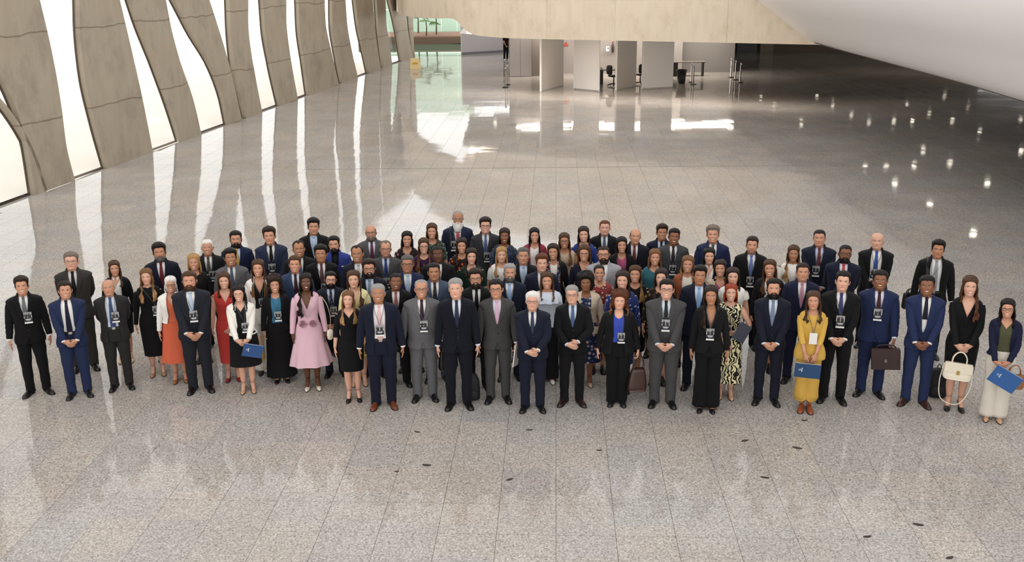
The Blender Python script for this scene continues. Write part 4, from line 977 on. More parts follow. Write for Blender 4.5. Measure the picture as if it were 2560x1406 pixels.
    if rec.get('badge'): badge(root, fig, rec, .03)

def glasses(root, hx, col):
    mat = flat(col, .3, .2, name='glasses_frame'); mb = MB(); t = np.linspace(0, 2 * math.pi, 17)
    for s in (-1, 1):
        c = np.array([s * .032, -.101, .110]); S = lambda v: np.sign(v) * np.abs(v) ** .75
        mb.tube(hx(np.array([c + (.0235 * S(math.cos(a)), .004 * abs(math.cos(a)) * (s * math.cos(a) > 0) * 2, .0165 * S(math.sin(a))) for a in t])), .0023, 5, False)
        mb.tube(hx(np.array([(s * .0555, -.094, .115), (s * .073, -.08, .116), (s * .083, -.03, .116), (s * .085, .012, .110)])), .002, 5)
    mb.tube(hx(np.array([(-.0095, -.103, .113), (0, -.1065, .115), (.0095, -.103, .113)])), .0022, 5); mb.build('glasses', mat, root)

# --- hair
def hair_line(th, st):
    a = np.abs(th)
    T = {'short': ([0, .5, .85, 1.1, 1.35, 1.55, 1.75, 2.0, 2.3, 3.2], [.178, .176, .166, .130, .088, .108, .130, .085, .045, .028]),
         'rec':   ([0, .25, .6, .95, 1.15, 1.4, 1.55, 1.75, 2.0, 2.3, 3.2], [.194, .202, .208, .186, .145, .095, .112, .132, .085, .045, .028]),
         'bald':  ([0, .9, 1.15, 1.4, 1.55, 1.75, 2.0, 2.3, 3.2], [.24, .23, .16, .09, .105, .128, .085, .045, .028]),
         'fem':   ([0, .3, .8, 1.05, 1.2, 1.4, 1.8, 2.3, 3.2], [.180, .173, .156, .130, .095, .05, .0, -.02, -.02]),
         'tied':  ([0, .3, .8, 1.05, 1.3, 1.5, 1.75, 2.0, 2.3, 3.2], [.190, .186, .170, .138, .104, .112, .130, .08, .03, .02])}[st]
    return ci(a, *T)[None, :] if np.ndim(a) == 1 else ci(a, *T)

def make_hair(root, hx, P0, rec, hc, fw, jaw, rg):
    st = rec['hs']
    if st in ('none',): return
    fem = st in ('long', 'wavy', 'bob', 'curly', 'side'); th = TH_[::1]; zr = ZR
    base = head_pts(zr, th, fw, 1.0); z = base[..., 2]; a = np.abs(th)[None, :]
    ln = {'short': 'short', 'full': 'short', 'buzz': 'short', 'rec': 'rec', 'bald': 'bald', 'tied': 'tied'}.get(st, 'fem'); hl = hair_line(th, ln)
    d = z - hl
    if st == 'bald': d = np.minimum(d, .158 - z + .03 * sst(1.2, 2.6, a))
    thick = {'short': .017, 'full': .027, 'buzz': .006, 'rec': .012, 'bald': .010, 'tied': .013}.get(st, .020) * rec.get('vol', 1.0)
    top = sst(.13, .205, z); tk = thick * (.38 + .72 * top)
    if st in ('short', 'full'): tk = tk + thick * .35 * top * np.cos(th / 2)[None, :] ** 4
    if fem: tk = tk + .006 * sst(.8, 1.6, a)
    if st == 'curly': tk = tk * 2.1 + .008
    s1, s2 = rg.uniform(0, 6), rg.uniform(0, 6)
    no = .0026 * np.sin(th * 19 + s1)[None, :] * np.sin(z * 160 + s2) + .0016 * np.sin(th * 41)[None, :]
    if st == 'curly': no = .011 * np.sin(th * 11 + s1)[None, :] * np.sin(z * 110 + 3 * np.sin(th * 5)[None, :]) + .004 * np.sin(th * 29 + z * 200)
    if fem and st != 'curly': no = no - .006 * G(-((th[None, :] - rec.get('part', .15)) / .09) ** 2) * sst(.15, .2, z) * (np.cos(th)[None, :] > -.2)
    off = (tk + no) * sst(-.002, .016, d) - .005 * sst(.004, -.004, d)
    Cn = np.stack([np.zeros_like(z), np.full_like(z, .008), np.clip(z, .05, .125)], -1); D = base - Cn; D /= np.linalg.norm(D, axis=-1)[..., None] + 1e-9
    Q = base + D * off[..., None]
    if st in ('short', 'rec'): Q[..., 0] += 0
    c1 = hc; vv = 1 + .18 * np.sin(th * 23 + s1)[None, :] * np.sin(z * 90); C = c1 * vv[..., None]
    if st == 'rec' and rec.get('temples'): pass
    mb = MB(); mb.grid(hx(Q), True, False, True, C, (d > -.006))
    if fem:
        L = rec.get('len', .2); wavy = st in ('wavy', 'curly'); nrow = 26; nc = 46
        zz = np.linspace(.158, -L, nrow); sides = rec.get('fronts', (1, 1)); tipc = np.array(lin(HC[rec['tip']])) if rec.get('tip') else hc
        Wd = ci(zz, [-.5, -.25, -.12, -.06, 0, .05, .11, .16], [.150, .148, .134, .112, .104, .103, .095, .074]) * (1.18 if st == 'curly' else 1) * fw
        Fd = ci(zz, [-.5, -.25, -.12, -.06, 0, .05, .11, .16], [.206, .202, .178, .138, .108, .100, .094, .084])
        Bd = ci(zz, [-.5, -.25, -.12, -.06, 0, .05, .11, .16], [.150, .142, .130, .118, .120, .122, .120, .098]) * (1.1 if st == 'curly' else 1)
        a0 = ci(zz, [-.5, -.25, -.12, -.06, 0, .05, .11, .16], [.42, .46, .58, .84, 1.08, 1.22, 1.24, 1.02])
        u = np.linspace(0, 1, nc)
        def surf(inset):
            P = []
            for k, zq in enumerate(zz):
                lo = a0[k]; hi = 2 * math.pi - a0[k]
                if zq < -.05:
                    f_ = sst(-.05, -.10, zq)
                    if not sides[1]: lo = lo + (1.75 - lo) * f_
                    if not sides[0]: hi = hi - (hi - (2 * math.pi - 1.75)) * f_
                t = lo + u * (hi - lo); c, s = np.cos(t), np.sin(t); e = 2 / 2.15
                edge = np.minimum(u, 1 - u) * nc
                ins = inset * np.clip(edge / 2.0, .12, 1) * (1 - .75 * sst(-L + .07, -L, zq))
                wv = .004 * np.sin(t * 17 + s1) + .003 * np.sin(t * 37 + zq * 25)
                if wavy: wv = wv + (.010 if st == 'wavy' else .014) * sst(.08, -.03, zq) * np.sin(zq * (42 if st == 'wavy' else 85) + 2.2 * np.sin(t * 3) + s2)
                if st == 'curly': wv = wv + .010 * np.sin(t * 9 + zq * 60) 
                w = Wd[k] - ins + wv; f = Fd[k] - ins + wv; b_ = Bd[k] - ins + wv
                zt = zq + (.018 * np.sin(t * 13 + s2) + .012 * np.sin(t * 31)) * sst(-L + .10, -L, zq) + .05 * np.abs(np.sin(t / 2)) * sst(-L + .12, -L, zq) * (L > .1)
                P.append(np.stack([w * np.sign(s) * np.abs(s) ** e, np.where(c > 0, -f, b_) * np.abs(c) ** e + .004, zt], -1))
            return np.array(P)
        A, B = surf(0.0), surf(.022)
        R = np.concatenate([A, B[:, ::-1]], 1)
        tt = sst(.08, -L * .8, zz)[:, None, None]; Cc = (hc * (1 - tt) + tipc * tt) * (1 + .22 * np.sin(np.arange(2 * nc) * 1.9 + s1))[None, :, None] * np.ones((nrow, 1, 1))
        mb.grid(hx(R), True, False, True, Cc)
    if st == 'tied':
        c = np.array([0, .118, .12]); t = np.linspace(0, math.pi, 7); a2 = np.linspace(0, 2 * math.pi, 10, endpoint=False)
        mb.grid(hx(np.array([[c + .036 * np.array([math.sin(q) * math.cos(w), math.cos(q), math.sin(q) * math.sin(w)]) for w in a2] for q in t])), True, True, True, hc)
    mb.build('hair', HAIR, root, color=True)

PEOPLE = []
def put(head, feet, h):
    """stand a person where the photograph shows head top (and shoes, where seen)"""
    if feet:
        fx, fy = (feet[0] + feet[2]) / 2, (feet[1] + feet[3]) / 2
        gx, gy = onz(fx, fy - 3)
        d = ray(*head); t = gy / d[1]; hh = H + d[2] * t; X = d[0] * t
        return (X * .6 + gx * .4), gy, float(np.clip(hh - .012, 1.52, 1.93))
    x, y = onz(head[0], head[1], h + .012); return x, y, h
def add(sex, head, feet, label, h=None, **k):
    n = len(PEOPLE) + 1; h = h or (1.75 if sex == 'm' else 1.67); x, y, hh = put(head, feet, h)
    r = dict(id=n, sex=sex, x=x, y=y, h=hh, yaw=math.atan2(-x, y) * .8, label=label, skin=k.pop('skin', 1), hc=k.pop('hc', 'dk'), hs=k.pop('hs', 'short' if sex == 'm' else 'long'))
    d = math.hypot(x, y); r['pitch'] = min(.30, math.atan2(H - 1.6, d) * .75); r.update(k)
    if sex == 'm': r.setdefault('o', 'suit'); r.setdefault('shoe', '141213')
    PEOPLE.append(r); return r
def M(*a, **k): return add('m', *a, **k)
def W(*a, **k): return add('f', *a, **k)
BLK, CHAR, NAVY, BLUE, DNAVY = '161517', '343231', '191d30', '233157', '191c2c'
# --- left wing
M((46, 693), (85, 988, 125, 983), 'leftmost person of the front row, black suit, grey tie and badge, arms at sides', c=BLK, t='6c7078', badge=(.03, 1.2), hs='full', hc='dk', skin=1, smile=1, toe=.45)
M((155, 704), (183, 997, 229, 985), 'person in bright blue suit and navy tie with clasped hands, second from front-row left', c=BLUE, t='1b2038', pose='clasp', hs='short', hc='dk', skin=1, smile=1, girth=1.06, front='open')
M((172, 631), (190, 933, 252, 917), 'person in dark grey-brown suit, glasses and black tie behind the bright blue suit', c='3d3936', t='15161c', s='d9d3cc', gl='8a7a6c', hs='short', hc='greyb', skin=0, pose='behind', girth=1.06)
M((267, 698), (288, 978, 331, 966), 'person in open charcoal suit, blue tie and badge, hands behind the back', c='2f2d2d', s='c9d0dd', t='3a4f7d', badge=(.05, 1.2), front='open', hs='bald', hc='grey', skin=1, pose='behind', girth=1.05)
W((283, 653), (300, 905, 336, 903), 'person in black blazer over a white shirt, far left behind the charcoal suit', o='blazer', c=BLK, s='ece9e4', b=BLK, hem=.5, hs='long', hc='brown', len=.16, skin=1, heel=.06, shoe='c9a27f', shirtcol=1)
W((359, 674), (390, 957, 408, 950), 'person in plain black midi dress and strappy sandals beside the white jacket', o='dress', c='171618', sl=1.0, hem=.34, hs='wavy', hc='lt', tip='blond', len=.24, skin=0, heel=.07, shoe='a87d5c', nk=None, badge=(.09, 1.1))
M((398, 609), None, 'person in navy suit and dark red tie at the far left of the back', c=NAVY, t='6d1f27', s='e3e1e2', hs='full', hc='black', beard=2, bc='salt', skin=2, h=1.82)
W((420, 693), (455, 962, 470, 952), 'person in short white jacket over an orange dress, wearing black glasses', o='blazer', c='eeebe4', s='dd6438', b='de5e33', hem=.36, flare=.06, jh=1.02, hs='bob', hc='white', len=-.03, skin=1, heel=.05, shoe='9a6136', gl='1b1a1b', smile=1, lapel=.03, nk=('v', .16), neck='c9a86a')
W((482, 636), None, 'person in black dress behind the dark slate suit with light blue tie', o='dress', c='1b1a1b', sl=.6, hs='bob', hc='blond', len=.03, skin=1, smile=1, nk=('round', .05), hem=.5)
M((516, 598), None, 'person in black suit, brown-olive tie and badge near the back left', c='1f1e20', t='5a5345', badge=(.05, 1.2), hs='buzz', hc='white', skin=1, smile=1)
M((590, 578), None, 'person in navy blue suit with a yellow tie, back row', c='1f2a4d', s='c6d3e6', t='d3a12c', hs='short', hc='black', beard=2, skin=1, h=1.78)
M((574, 623), None, 'person in mid grey suit with slate blue tie behind the red dress', c='66646a', t='4c5a72', hs='full', hc='black', skin=2, smile=1)
M((670, 569), None, 'person in slate blue suit with a thin black tie and badge, back row left', c='2c3650', t='17171b', badge=(0, 1.16), hs='full', hc='dk', skin=1, pose='clasp', h=1.84)
M((747, 602), None, 'person in black suit, white shirt and blue tie below the tall back-row black suit', c='201f22', t='4d5f8d', hs='rec', hc='dk', skin=2, smile=1)
M((781, 547), None, 'person in black suit, pale blue shirt and patterned light tie, tallest of the back left', c='1c1b1e', s='b9cce2', t='a9bcd4', tk=('dots', '6d83a8'), hs='full', hc='black', skin=1, h=1.83)
M((835, 591), None, 'person in royal blue suit over a black shirt with white pocket square', c='2a3d94', s='17171b', t='14141a', hs='short', hc='black', beard=2, skin=1, square='e8e6e3')
M((803, 614), None, 'person in black suit, maroon patterned tie and badge behind the pink dress', c='1b1a1c', t='54333a', tk=('dots', '8a6b70'), badge=(.03, 1.12), hs='full', hc='black', skin=2)
M((479, 678), (497, 962, 536, 953), 'person in dark slate suit, light blue tie and badge, one hand holding a wrist', c='262932', t='a8bcd6', badge=(.02, 1.17), hs='short', hc='brown', beard=2, skin=1, pose=('clasp', 'low'), girth=1.12, belly=.03)
W((556, 683), (582, 957, 600, 948), 'person in sleeveless bright red long dress', o='dress', c='d62f24', hem=.30, hs='long', hc='brown', len=.09, skin=0, heel=.07, shoe='8d1c20', nk=('v', .16), lips='a8333a', smile=1, lapels=1, pose=('side', 'clasp'))
W((633, 651), (662, 940, 680, 936), 'person in white blazer and white trousers above the cream jacket', o='blazer', c='ece8e0', s='252326', b='e6e3dc', bt='wide', hs='long', hc='brown', tip='lt', len=.26, skin=1, smile=1, badge=(.03, 1.13), nk=('v', .2), heel=.04)
M((714, 641), None, 'person in blue-grey suit and dark maroon tie above the teal top', c='34466b', s='d6dbe8', t='3b1d2b', hs='short', hc='brown', skin=1, smile=1, h=1.76)
W((600, 714), (617, 976, 640, 969), 'person in cream jacket and black dress holding a blue folder', o='blazer', c='eee9df', s='1a191b', b='1a191b', hem=.46, flare=.03, jh=.98, collar=False, hs='long', hc='black', len=.10, skin=0, gl='b99a8a', smile=1, badge=(.05, 1.12), heel=.05, shoe='c79d7b', pose=('clasp', 'clasp'), girth=1.12, belly=.03, nk=('v', .1), watch=1)
W((678, 694), (697, 960, 716, 959), 'person in black blazer, teal top and long black skirt carrying a tan handbag', o='blazer', c='19181b', s='2a7fa4', b='171619', hem=.10, flare=.05, jh=.9, collar=False, hs='curly', hc='dk', len=.02, skin=1, smile=1, badge=(.02, 1.15), heel=.05, pose=('fist', 'side'), nk=('round', .05))
W((755, 684), (776, 962, 787, 965), 'person in pale pink flared coat dress with fabric roses', o='dress', c='dcb0bf', sl=1.0, hem=.40, flare=.125, rose=1, lapels=1, nk=('v', .22), hs='wavy', hc='black', len=.34, fronts=(1, 0), skin=4, smile=1, heel=.07, shoe='e6d9c6', neck='d6c08d', neckr=.006, pose=('side', 'side'), ear='efe6d8')
M((822, 680), (822, 939, 856, 941), 'person in dark navy suit, glasses and badge, between the pink dress and black dress', c='202535', s='c6d3e4', t='1b2136', tk=('dots', 'aab4c6'), badge=(.03, 1.14), hs='short', hc='black', beard=2, gl='2a2624', skin=0, pose='clasp')
W((868, 729), (879, 1004, 904, 1000), 'person in short black dress and black pumps, front row left of centre', o='dress', c='17161a', sl=.66, hem=.50, hs='long', hc='lt', tip='blond', len=.22, skin=0, heel=.06, shoe='171617', nk=('v', .1), neck='b79a6a', pose='side')
W((885, 678), (893, 962, 915, 955), 'person in pale yellow blazer behind the short black dress', o='blazer', c='ece0a0', s='e4d68e', b='d9bf3c', hem=.45, hs='wavy', hc='brown', len=.26, skin=0, heel=.05, shoe='c79d7b', nk=('v', .2), ear='efe6d8')
M((951, 710), (931, 1014, 988, 1013), 'person in open navy suit, pink tie, badge and brown shoes, front row', c='1b2035', s='ece7e6', t='dfb0b2', badge=(0, 1.17), front='open', hs='short', hc='grey', vol=.7, skin=2, smile=1, shoe='6b3820', pose='side', girth=1.1, belly=.02)
M((919, 650), None, 'person in dark suit over pale blue shirt and glasses, right above the yellow blazer', c='1f2230', s='bfd0e6', t='7e8ca5', hs='full', hc='dk', beard=2, gl='2a2422', skin=1, smile=1)
M((889, 614), None, 'person in dark navy suit and pale patterned tie behind the smiling glasses wearer', c='1e2130', t='a8a8ae', tk=('dots', '6f7076'), hs='rec', hc='dk', skin=2, smile=1)
M((927, 562), None, 'person in grey suit with red striped tie and glasses, back row', c='5b5a5c', s='dfe3ee', t='7a2230', tk=('stripe', '2a2f52'), hs='bald', hc='brown', beard=2, bc='greyb', gl='2b2829', skin=1, smile=1)
M((962, 602), None, 'person in grey suit, blue striped tie and badge, below the red striped tie', c='504e50', s='c9d3e2', t='2c4a8c', tk=('stripe', '16213f'), badge=(.0, 1.13), hs='rec', hc='greyb', gl='4a4648', beard=1, skin=1)
M((988, 683), (975, 965, 1024, 961), 'person in black suit with muted red tie beside the grey suit of the front row', c='1b191b', t='a4555c', hs='buzz', hc='black', skin=3, smile=1)
M((1017, 639), None, 'person in blue suit, light blue tie and glasses in the middle left', c='222d54', t='a4bcd8', hs='short', hc='salt', gl='332e2d', skin=2)
W((1016, 580), None, 'person in pink and black top, back row left of centre', o='dress', c='2a2225', pat=('floral', 'c08a86', '5b2f3a'), sl=.4, hs='long', hc='black', len=.28, skin=1, smile=1, h=1.66, nk=('v', .14))
W((1058, 597), None, 'person in dark purple patterned dress and glasses', o='dress', c='331c3d', pat=('floral', '7a3a34', '2a1830'), sl=.6, hs='wavy', hc='brown', tip='lt', len=.30, gl='6b5750', skin=0, smile=1)
W((1079, 560), None, 'person in dark green patterned dress, back row beside the backpack wearer', o='dress', c='26332f', pat=('noise', '5f7f74', '17201e'), sl=.5, hs='long', hc='brown', tip='lt', len=.26, skin=1, smile=1, h=1.72)
M((1143, 527), None, 'person in navy suit, red tie and badge with a backpack strap, farthest back', c='232c47', s='e6d9d6', t='9a3b42', tk=('dots', 'c9888b'), badge=(-.06, 1.22), hs='rec', vol=.5, hc='grey', beard=3, bc='white', gl='8a7a70', skin=2, strap=-1, h=1.84)
M((1107, 614), None, 'person in black suit with red tie, right of the purple patterned dress', c='1d1b20', t='8c2730', hs='buzz', hc='black', skin=4)
M((1085, 658), None, 'person in blue-grey suit with dark checked tie behind the front grey suit', c='47556f', t='202026', tk=('dots', '70747e'), hs='short', vol=.7, hc='black', skin=2)
W((1154, 596), None, 'person in orange and black patterned top below the backpack wearer', o='dress', c='231c1b', pat=('floral', 'c8622c', '6e2f22'), sl=.4, hs='long', hc='dk', len=.16, skin=1, smile=1)
W((1178, 622), None, 'person in plain dark green top left of the white tee', o='dress', c='1c3a2d', sl=.5, hs='long', hc='dk', len=.16, skin=0, nk=('v', .14))
# --- centre
M((1046, 701), (1049, 1005, 1086, 1003), 'person in mid grey suit, maroon tie and glasses, smiling in the front row', c='6b6a6d', t='3a2233', badge=(.02, 1.15), hs='rec', hc='grey', gl='4a3b38', skin=1, smile=1, girth=1.08, belly=.035, pose='side', vz=1.16)
M((1141, 697), (1139, 1012, 1176, 1010), 'person in very dark navy suit and blue tie, arms at sides, front row centre', c='171927', s='dfe5f0', t='2b3350', hs='short', hc='grey', skin=0, pose='side', vz=1.12)
M((1190, 674), None, 'person in black suit and black tie with glasses between two front-row suits', c='1a191c', t='15151a', hs='full', hc='dk', beard=2, gl='3a322e', skin=1, smile=1)
M((1237, 701), (1221, 1009, 1266, 1011), 'person in dark grey suit, lilac shirt and pink tie holding white papers', c='4c4b4b', s='d9cfe0', t='cba6bd', hs='short', hc='black', gl='3c3634', skin=1, pose=('side', 'fist'), vz=1.14)
M((1213, 545), None, 'person in dark grey suit, glasses and blue tie beside the backpack wearer, back row', c='3b3c41', t='55669a', badge=(.02, 1.14), hs='full', hc='dk', gl='25211f', skin=0, smile=1, h=1.78)
W((1265, 572), None, 'person in dark blue plaid top, back row right of the dark grey suit', o='dress', c='2b3346', pat=('noise', '4a566e', '1b2233'), sl=.5, hs='long', hc='dk', len=.0, skin=3, smile=1)
W((1240, 619), None, 'person in white short-sleeved tee in the middle of the group', o='top', c='eeeae4', sl=.35, b='33343c', bt='pants', hs='long', hc='blond', len=.2, skin=0)
M((1308, 619), None, 'person in black suit, pale blue shirt and tie right of the white tee', c='1e1d20', s='c3d2e6', t='9db1cf', hs='short', vol=.7, hc='salt', skin=1)
W((1331, 571), None, 'person in raspberry cardigan over a white top, back row', o='blazer', c='a52a45', s='ebe6e2', b='22222a', hs='long', hc='black', len=.30, fronts=(0, 1), skin=1, smile=1, collar=False, lapel=.03, nk=('round', .06))
M((1354, 637), None, 'person in navy suit with slim black tie above the pale striped blouse', c='20263c', t='17171b', hs='full', hc='auburn', skin=0)
M((1287, 661), None, 'person in navy suit, light blue tie and badge behind the front-row lilac shirt', c='1d2438', t='8fb0da', badge=(.0, 1.12), hs='short', hc='grey', beard=2, bc='salt', skin=1, smile=1)
M((1325, 731), (1313, 1020, 1352, 1025), 'person in navy suit and glasses, hands clasped high, right of the white papers', c='1c2135', t='33405f', hs='full', vol=.8, hc='white', gl='6a4a44', skin=0, pose='high', belly=.05, girth=1.08, vz=1.18)
W((1378, 683), (1372, 962, 1392, 962), 'person in pale striped blouse with ruffled collar and black trousers', o='top', c='dbe0e8', pat=('vstripe', 'a9b7cc'), sl=.8, b='1b1b20', bt='wide', hs='long', hc='brown', tip='lt', len=.14, skin=1, smile=1, ruffle=1, heel=.06, shoe='e6e0d8')
W((1392, 611), None, 'person in white top and printed silk scarf in the upper middle', o='blazer', c='1d1b1f', s='ece7e0', b='1d1b1f', collar=False, hs='long', hc='dk', len=.10, skin=1, smile=1, scarf=1, nk=('round', .05))
W((1412, 584), None, 'person in sleeveless beige dress and glasses, back row middle', o='dress', c='c7a98c', sl=0, hs='long', hc='brown', tip='lt', len=.24, gl='3a2e2a', skin=2, smile=1)
W((1457, 614), None, 'person in navy v-neck blouse and glasses left of the light grey suit', o='dress', c='1a2036', sl=.7, hs='bob', hc='brown', len=.06, gl='6b5750', skin=1, smile=1, nk=('v', .18), neck='c9a86a')
W((1470, 568), None, 'person in royal blue dress, back row right of centre', o='dress', c='27409a', sl=.5, hs='long', hc='dk', len=.2, skin=0, smile=1, nk=('round', .06), lips='a8333a')
M((1502, 550), None, 'person in black suit with a blue checked tie, back row beside the royal blue dress', c='1f1f24', t='3b4a6b', tk=('dots', '8fa0bd'), hs='buzz', hc='auburn', skin=0, h=1.78)
M((1507, 615), None, 'person in pale grey suit with open white collar and glasses', c='9b9ba1', s='e6e4e3', hs='buzz', hc='dk', beard=2, gl='2a2625', skin=1, girth=1.12)
M((1432, 715), (1399, 1011, 1456, 1013), 'person in black suit, blue tie and glasses, hands clasped, front row centre', c='18171b', s='cfdaec', t='46638f', hs='short', hc='grey', gl='5a4a46', skin=0, pose='high', shoe='2a1a17', vz=1.17, toe=.4)
W((1461, 687), (1455, 960, 1478, 963), 'person in navy floral dress and beige cardigan', o='blazer', c='cdb9a0', s='222a44', spat=('floral', 'c9a79a', '5a6a8c'), b='1f2740', bpat=('floral', 'b58f86', '4f5f80'), hem=.4, flare=.04, collar=False, hs='curly', hc='black', len=-.08, skin=3, heel=.04, shoe='cdaa90', girth=1.12, nk=('round', .06))
W((1507, 663), None, 'person in reddish floral dress below the pale grey suit', o='dress', c='8a3b3c', pat=('floral', 'd3b59f', '4a2b36'), sl=.35, hs='tied', hc='dk', skin=1, smile=1, girth=1.08, h=1.64)
W((1538, 678), None, 'person in blue floral blouse behind the black suit with bright blue top', o='dress', c='27356b', pat=('floral', '8f9cc4', '1a2246'), sl=.8, hs='long', hc='dk', len=.08, skin=0, smile=1)
W((1557, 594), None, 'person in black blazer over a bright pink top with badge', o='blazer', c='19181b', s='c6447c', b='19181b', collar=False, hs='long', hc='black', len=.26, fronts=(1, 0), skin=1, smile=1, badge=(.04, 1.10), nk=('round', .06))
M((1596, 571), None, 'person in dark suit with a dark red tie, back row right of centre', c='1c1e2b', t='7d2530', hs='bald', hc='dk', skin=1)
W((1553, 732), (1537, 1015, 1567, 1015), 'person in black jacket and trousers over a bright blue top, carrying a brown bag', o='blazer', c='1a191b', s='2445c4', b='171619', bt='pants', wide=.015, jh=.84, collar=False, hs='curly', hc='auburn', tip='lt', len=.06, skin=0, badge=(.04, 1.12), girth=1.2, belly=.045, shoe='18171a', pose=('side', 'fist'), nk=('round', .08), toe=.2)
W((1599, 666), None, 'person in plain black top left of the gold-patterned lace', o='dress', c='1a191a', sl=1.0, hs='long', hc='brown', tip='blond', len=.26, skin=1, smile=1)
# --- right wing
M((1652, 562), None, 'person in navy suit half hidden behind the grey suit, back row right', c='1d2238', t='202848', s='d3dae8', hs='full', hc='dk', skin=2, smile=1)
M((1677, 572), None, 'person in dark grey suit, dark tie and badge, smiling, back row right', c='4a4a4c', t='302c30', badge=(.0, 1.13), hs='short', hc='black', skin=3, smile=1)
W((1637, 624), None, 'person in plain teal blouse below the dark grey suit', o='dress', c='2b6b7a', sl=.6, hs='long', hc='lt', len=.03, skin=1, smile=1, neck='c9a86a', nk=('round', .06))
W((1647, 673), None, 'person in black lace blouse with gold pattern', o='dress', c='1f1a19', pat=('floral', '8a6a32', '3a2e22'), sl=.9, hs='long', hc='dk', len=.2, fronts=(1, 0), skin=0, lips='9c4a4a')
W((1720, 641), None, 'person in rust orange jacket over a cream top', o='blazer', c='a4562c', s='e3dacd', b='2a2326', hs='wavy', hc='lt', tip='blond', len=.06, skin=1, smile=1, collar=False, nk=('round', .04), neck='c9b48a')
M((1738, 666), None, 'person in navy suit and sky blue tie behind the black trouser suit', c='1a2034', s='d8e0ee', t='7fa6d8', hs='full', hc='black', skin=2)
W((1774, 621), None, 'person in black blazer and white shirt below the tall navy suit', o='blazer', c='1a191c', s='eeebe8', b='1a191c', hs='long', hc='black', len=.14, fronts=(1, 0), skin=0, shirtcol=1, nk=('v', .14))
W((1803, 651), None, 'person in beige cardigan over a pink top with beads', o='blazer', c='c3ae97', s='b23a72', b='3a2f35', collar=False, hs='wavy', hc='dk', len=.04, skin=1, smile=1, neck='7a5a3a', neckr=.007, nk=('round', .1))
M((1784, 565), None, 'person in blue-navy suit with grey tie, smiling, last tall one of the back row', c='252f57', t='55605f', hs='full', hc='greyb', skin=1, smile=1, h=1.84)
W((1834, 671), None, 'person in white cap-sleeved blouse behind the leaf-pattern dress', o='top', c='efece6', sl=.22, puff=.012, b='2a2a30', bt='pants', hs='long', hc='dk', len=.16, fronts=(1, 0), skin=0, nk=('v', .08), girth=1.06)
M((1881, 592), None, 'person in black suit and cornflower tie, alone at the back right', c='1a191c', t='5f77b8', badge=(.0, 1.10), hs='short', hc='dk', beard=1, skin=1, h=1.78)
W((1928, 651), None, 'person in open black sweater over white, right of the white cap-sleeved blouse', o='blazer', c='1a191b', s='e8e2dc', b='1a191b', collar=False, hs='long', hc='brown', len=.24, skin=1, nk=('round', .1), smile=1)
M((1671, 700), (1634, 1015, 1687, 1017), 'person in mid grey suit, black tie, glasses and badge, hands clasped', c='4d4c4d', s='cdd8e4', t='232728', badge=(.0, 1.2), hs='short', hc='black', gl='201d1d', skin=0, smile=1, pose='clasp', girth=1.16, belly=.04)
W((1765, 716), (1746, 1015, 1770, 1021), 'person in black trouser suit and badge left of the leaf-pattern dress', o='blazer', c='19181a', s='8f6f5c', b='171618', bt='wide', front='closed', vz=1.18, jh=.86, hs='wavy', hc='dk', len=.28, fronts=(1, 0), skin=2, badge=(.0, 1.14), heel=.06, shoe='171617', pose='side', lapel=.05, nk=('v', .2))
W((1848, 712), (1820, 1003, 1836, 1004), 'person in cream and black leaf-pattern long dress holding a dark book', o='dress', c='ddd2a6', pat=('leaf', '1d1a1a'), sl=0, hem=.26, flare=.03, hs='bob', hc='red', len=.0, skin=0, smile=1, heel=.04, shoe='d0a78c', pose=('clasp', 'chest'), badge=(-.02, 1.10), nk=('round', .03), vol=.9)
M((1935, 698), (1895, 1006, 1938, 1010), 'person in dark navy suit and slate tie, hands clasped, left of the mustard outfit', c='1c2031', s='d2dcea', t='71839f', hs='short', hc='black', beard=2, skin=1, pose='clasp', vz=1.12)
W((1985, 615), None, 'person in white lace blouse at the back right', o='top', c='e9e4dc', sl=.9, puff=.02, b='2a2a30', bt='pants', hs='wavy', hc='brown', tip='blond', len=.28, skin=2, nk=None)
M((2009, 658), None, 'person in navy suit with pink tie behind the mustard outfit', c='1d2340', t='bb7f95', hs='short', vol=.7, hc='dk', skin=1)
W((2018, 728), (1986, 1010, 2001, 1010), 'person in mustard yellow tunic and cropped trousers with blank white badge', o='top', c='d8a935', sl=.72, b='d4a533', bt='crop', toph=.80, hs='long', hc='brown', len=.14, skin=1, shoe='8a4526', pose='fold', badge=(.02, 1.13), blank=1, nk=('round', .04), stance=.05)
M((2052, 574), None, 'person in dark navy suit, red tie and badge at the back beside white lace blouse', c='1e2438', s='bcc8de', t='7b2b34', badge=(-.03, 1.16), hs='buzz', hc='black', skin=1, h=1.82, girth=1.08, pose='clasp')
M((2113, 612), None, 'person in navy suit with bright red tie and glasses, right side', c='1c2138', s='ddd9e4', t='c03a3e', hs='buzz', hc='black', beard=2, gl='2b2624', skin=3, h=1.78, pose='behind', girth=1.06)
M((2196, 581), None, 'person in black suit, bright blue tie and badge, back right', c='1a191b', t='2f55a8', badge=(-.01, 1.16), hs='none', hc='greyb', skin=0, h=1.82, pose='clasp', front='open', girth=1.06)
M((2107, 679), (2066, 1001, 2100, 1001), 'person in black suit and violet-blue tie, hands clasped, front row right of mustard outfit', c='19181a', t='3b3f72', hs='short', hc='black', skin=0, pose='clasp', badge=(.01, 1.14), vz=1.16)
M((2209, 678), (2142, 992, 2196, 1006), 'person in blue suit and maroon tie carrying a briefcase', c='212e56', s='d3d8ea', t='4b1d29', badge=(.0, 1.2), hs='short', hc='black', skin=3, smile=1, girth=1.08, pose=('behind', 'carry'), vz=1.14, toe=.4)
M((2347, 602), None, 'person in open black suit and grey tie with a shoulder strap, far right behind', c='18181a', t='96979a', s='e3e1e0', front='open', hs='full', hc='black', skin=2, h=1.80, strap=-1, pose='side', badge=(-.05, 1.2), belt=1)
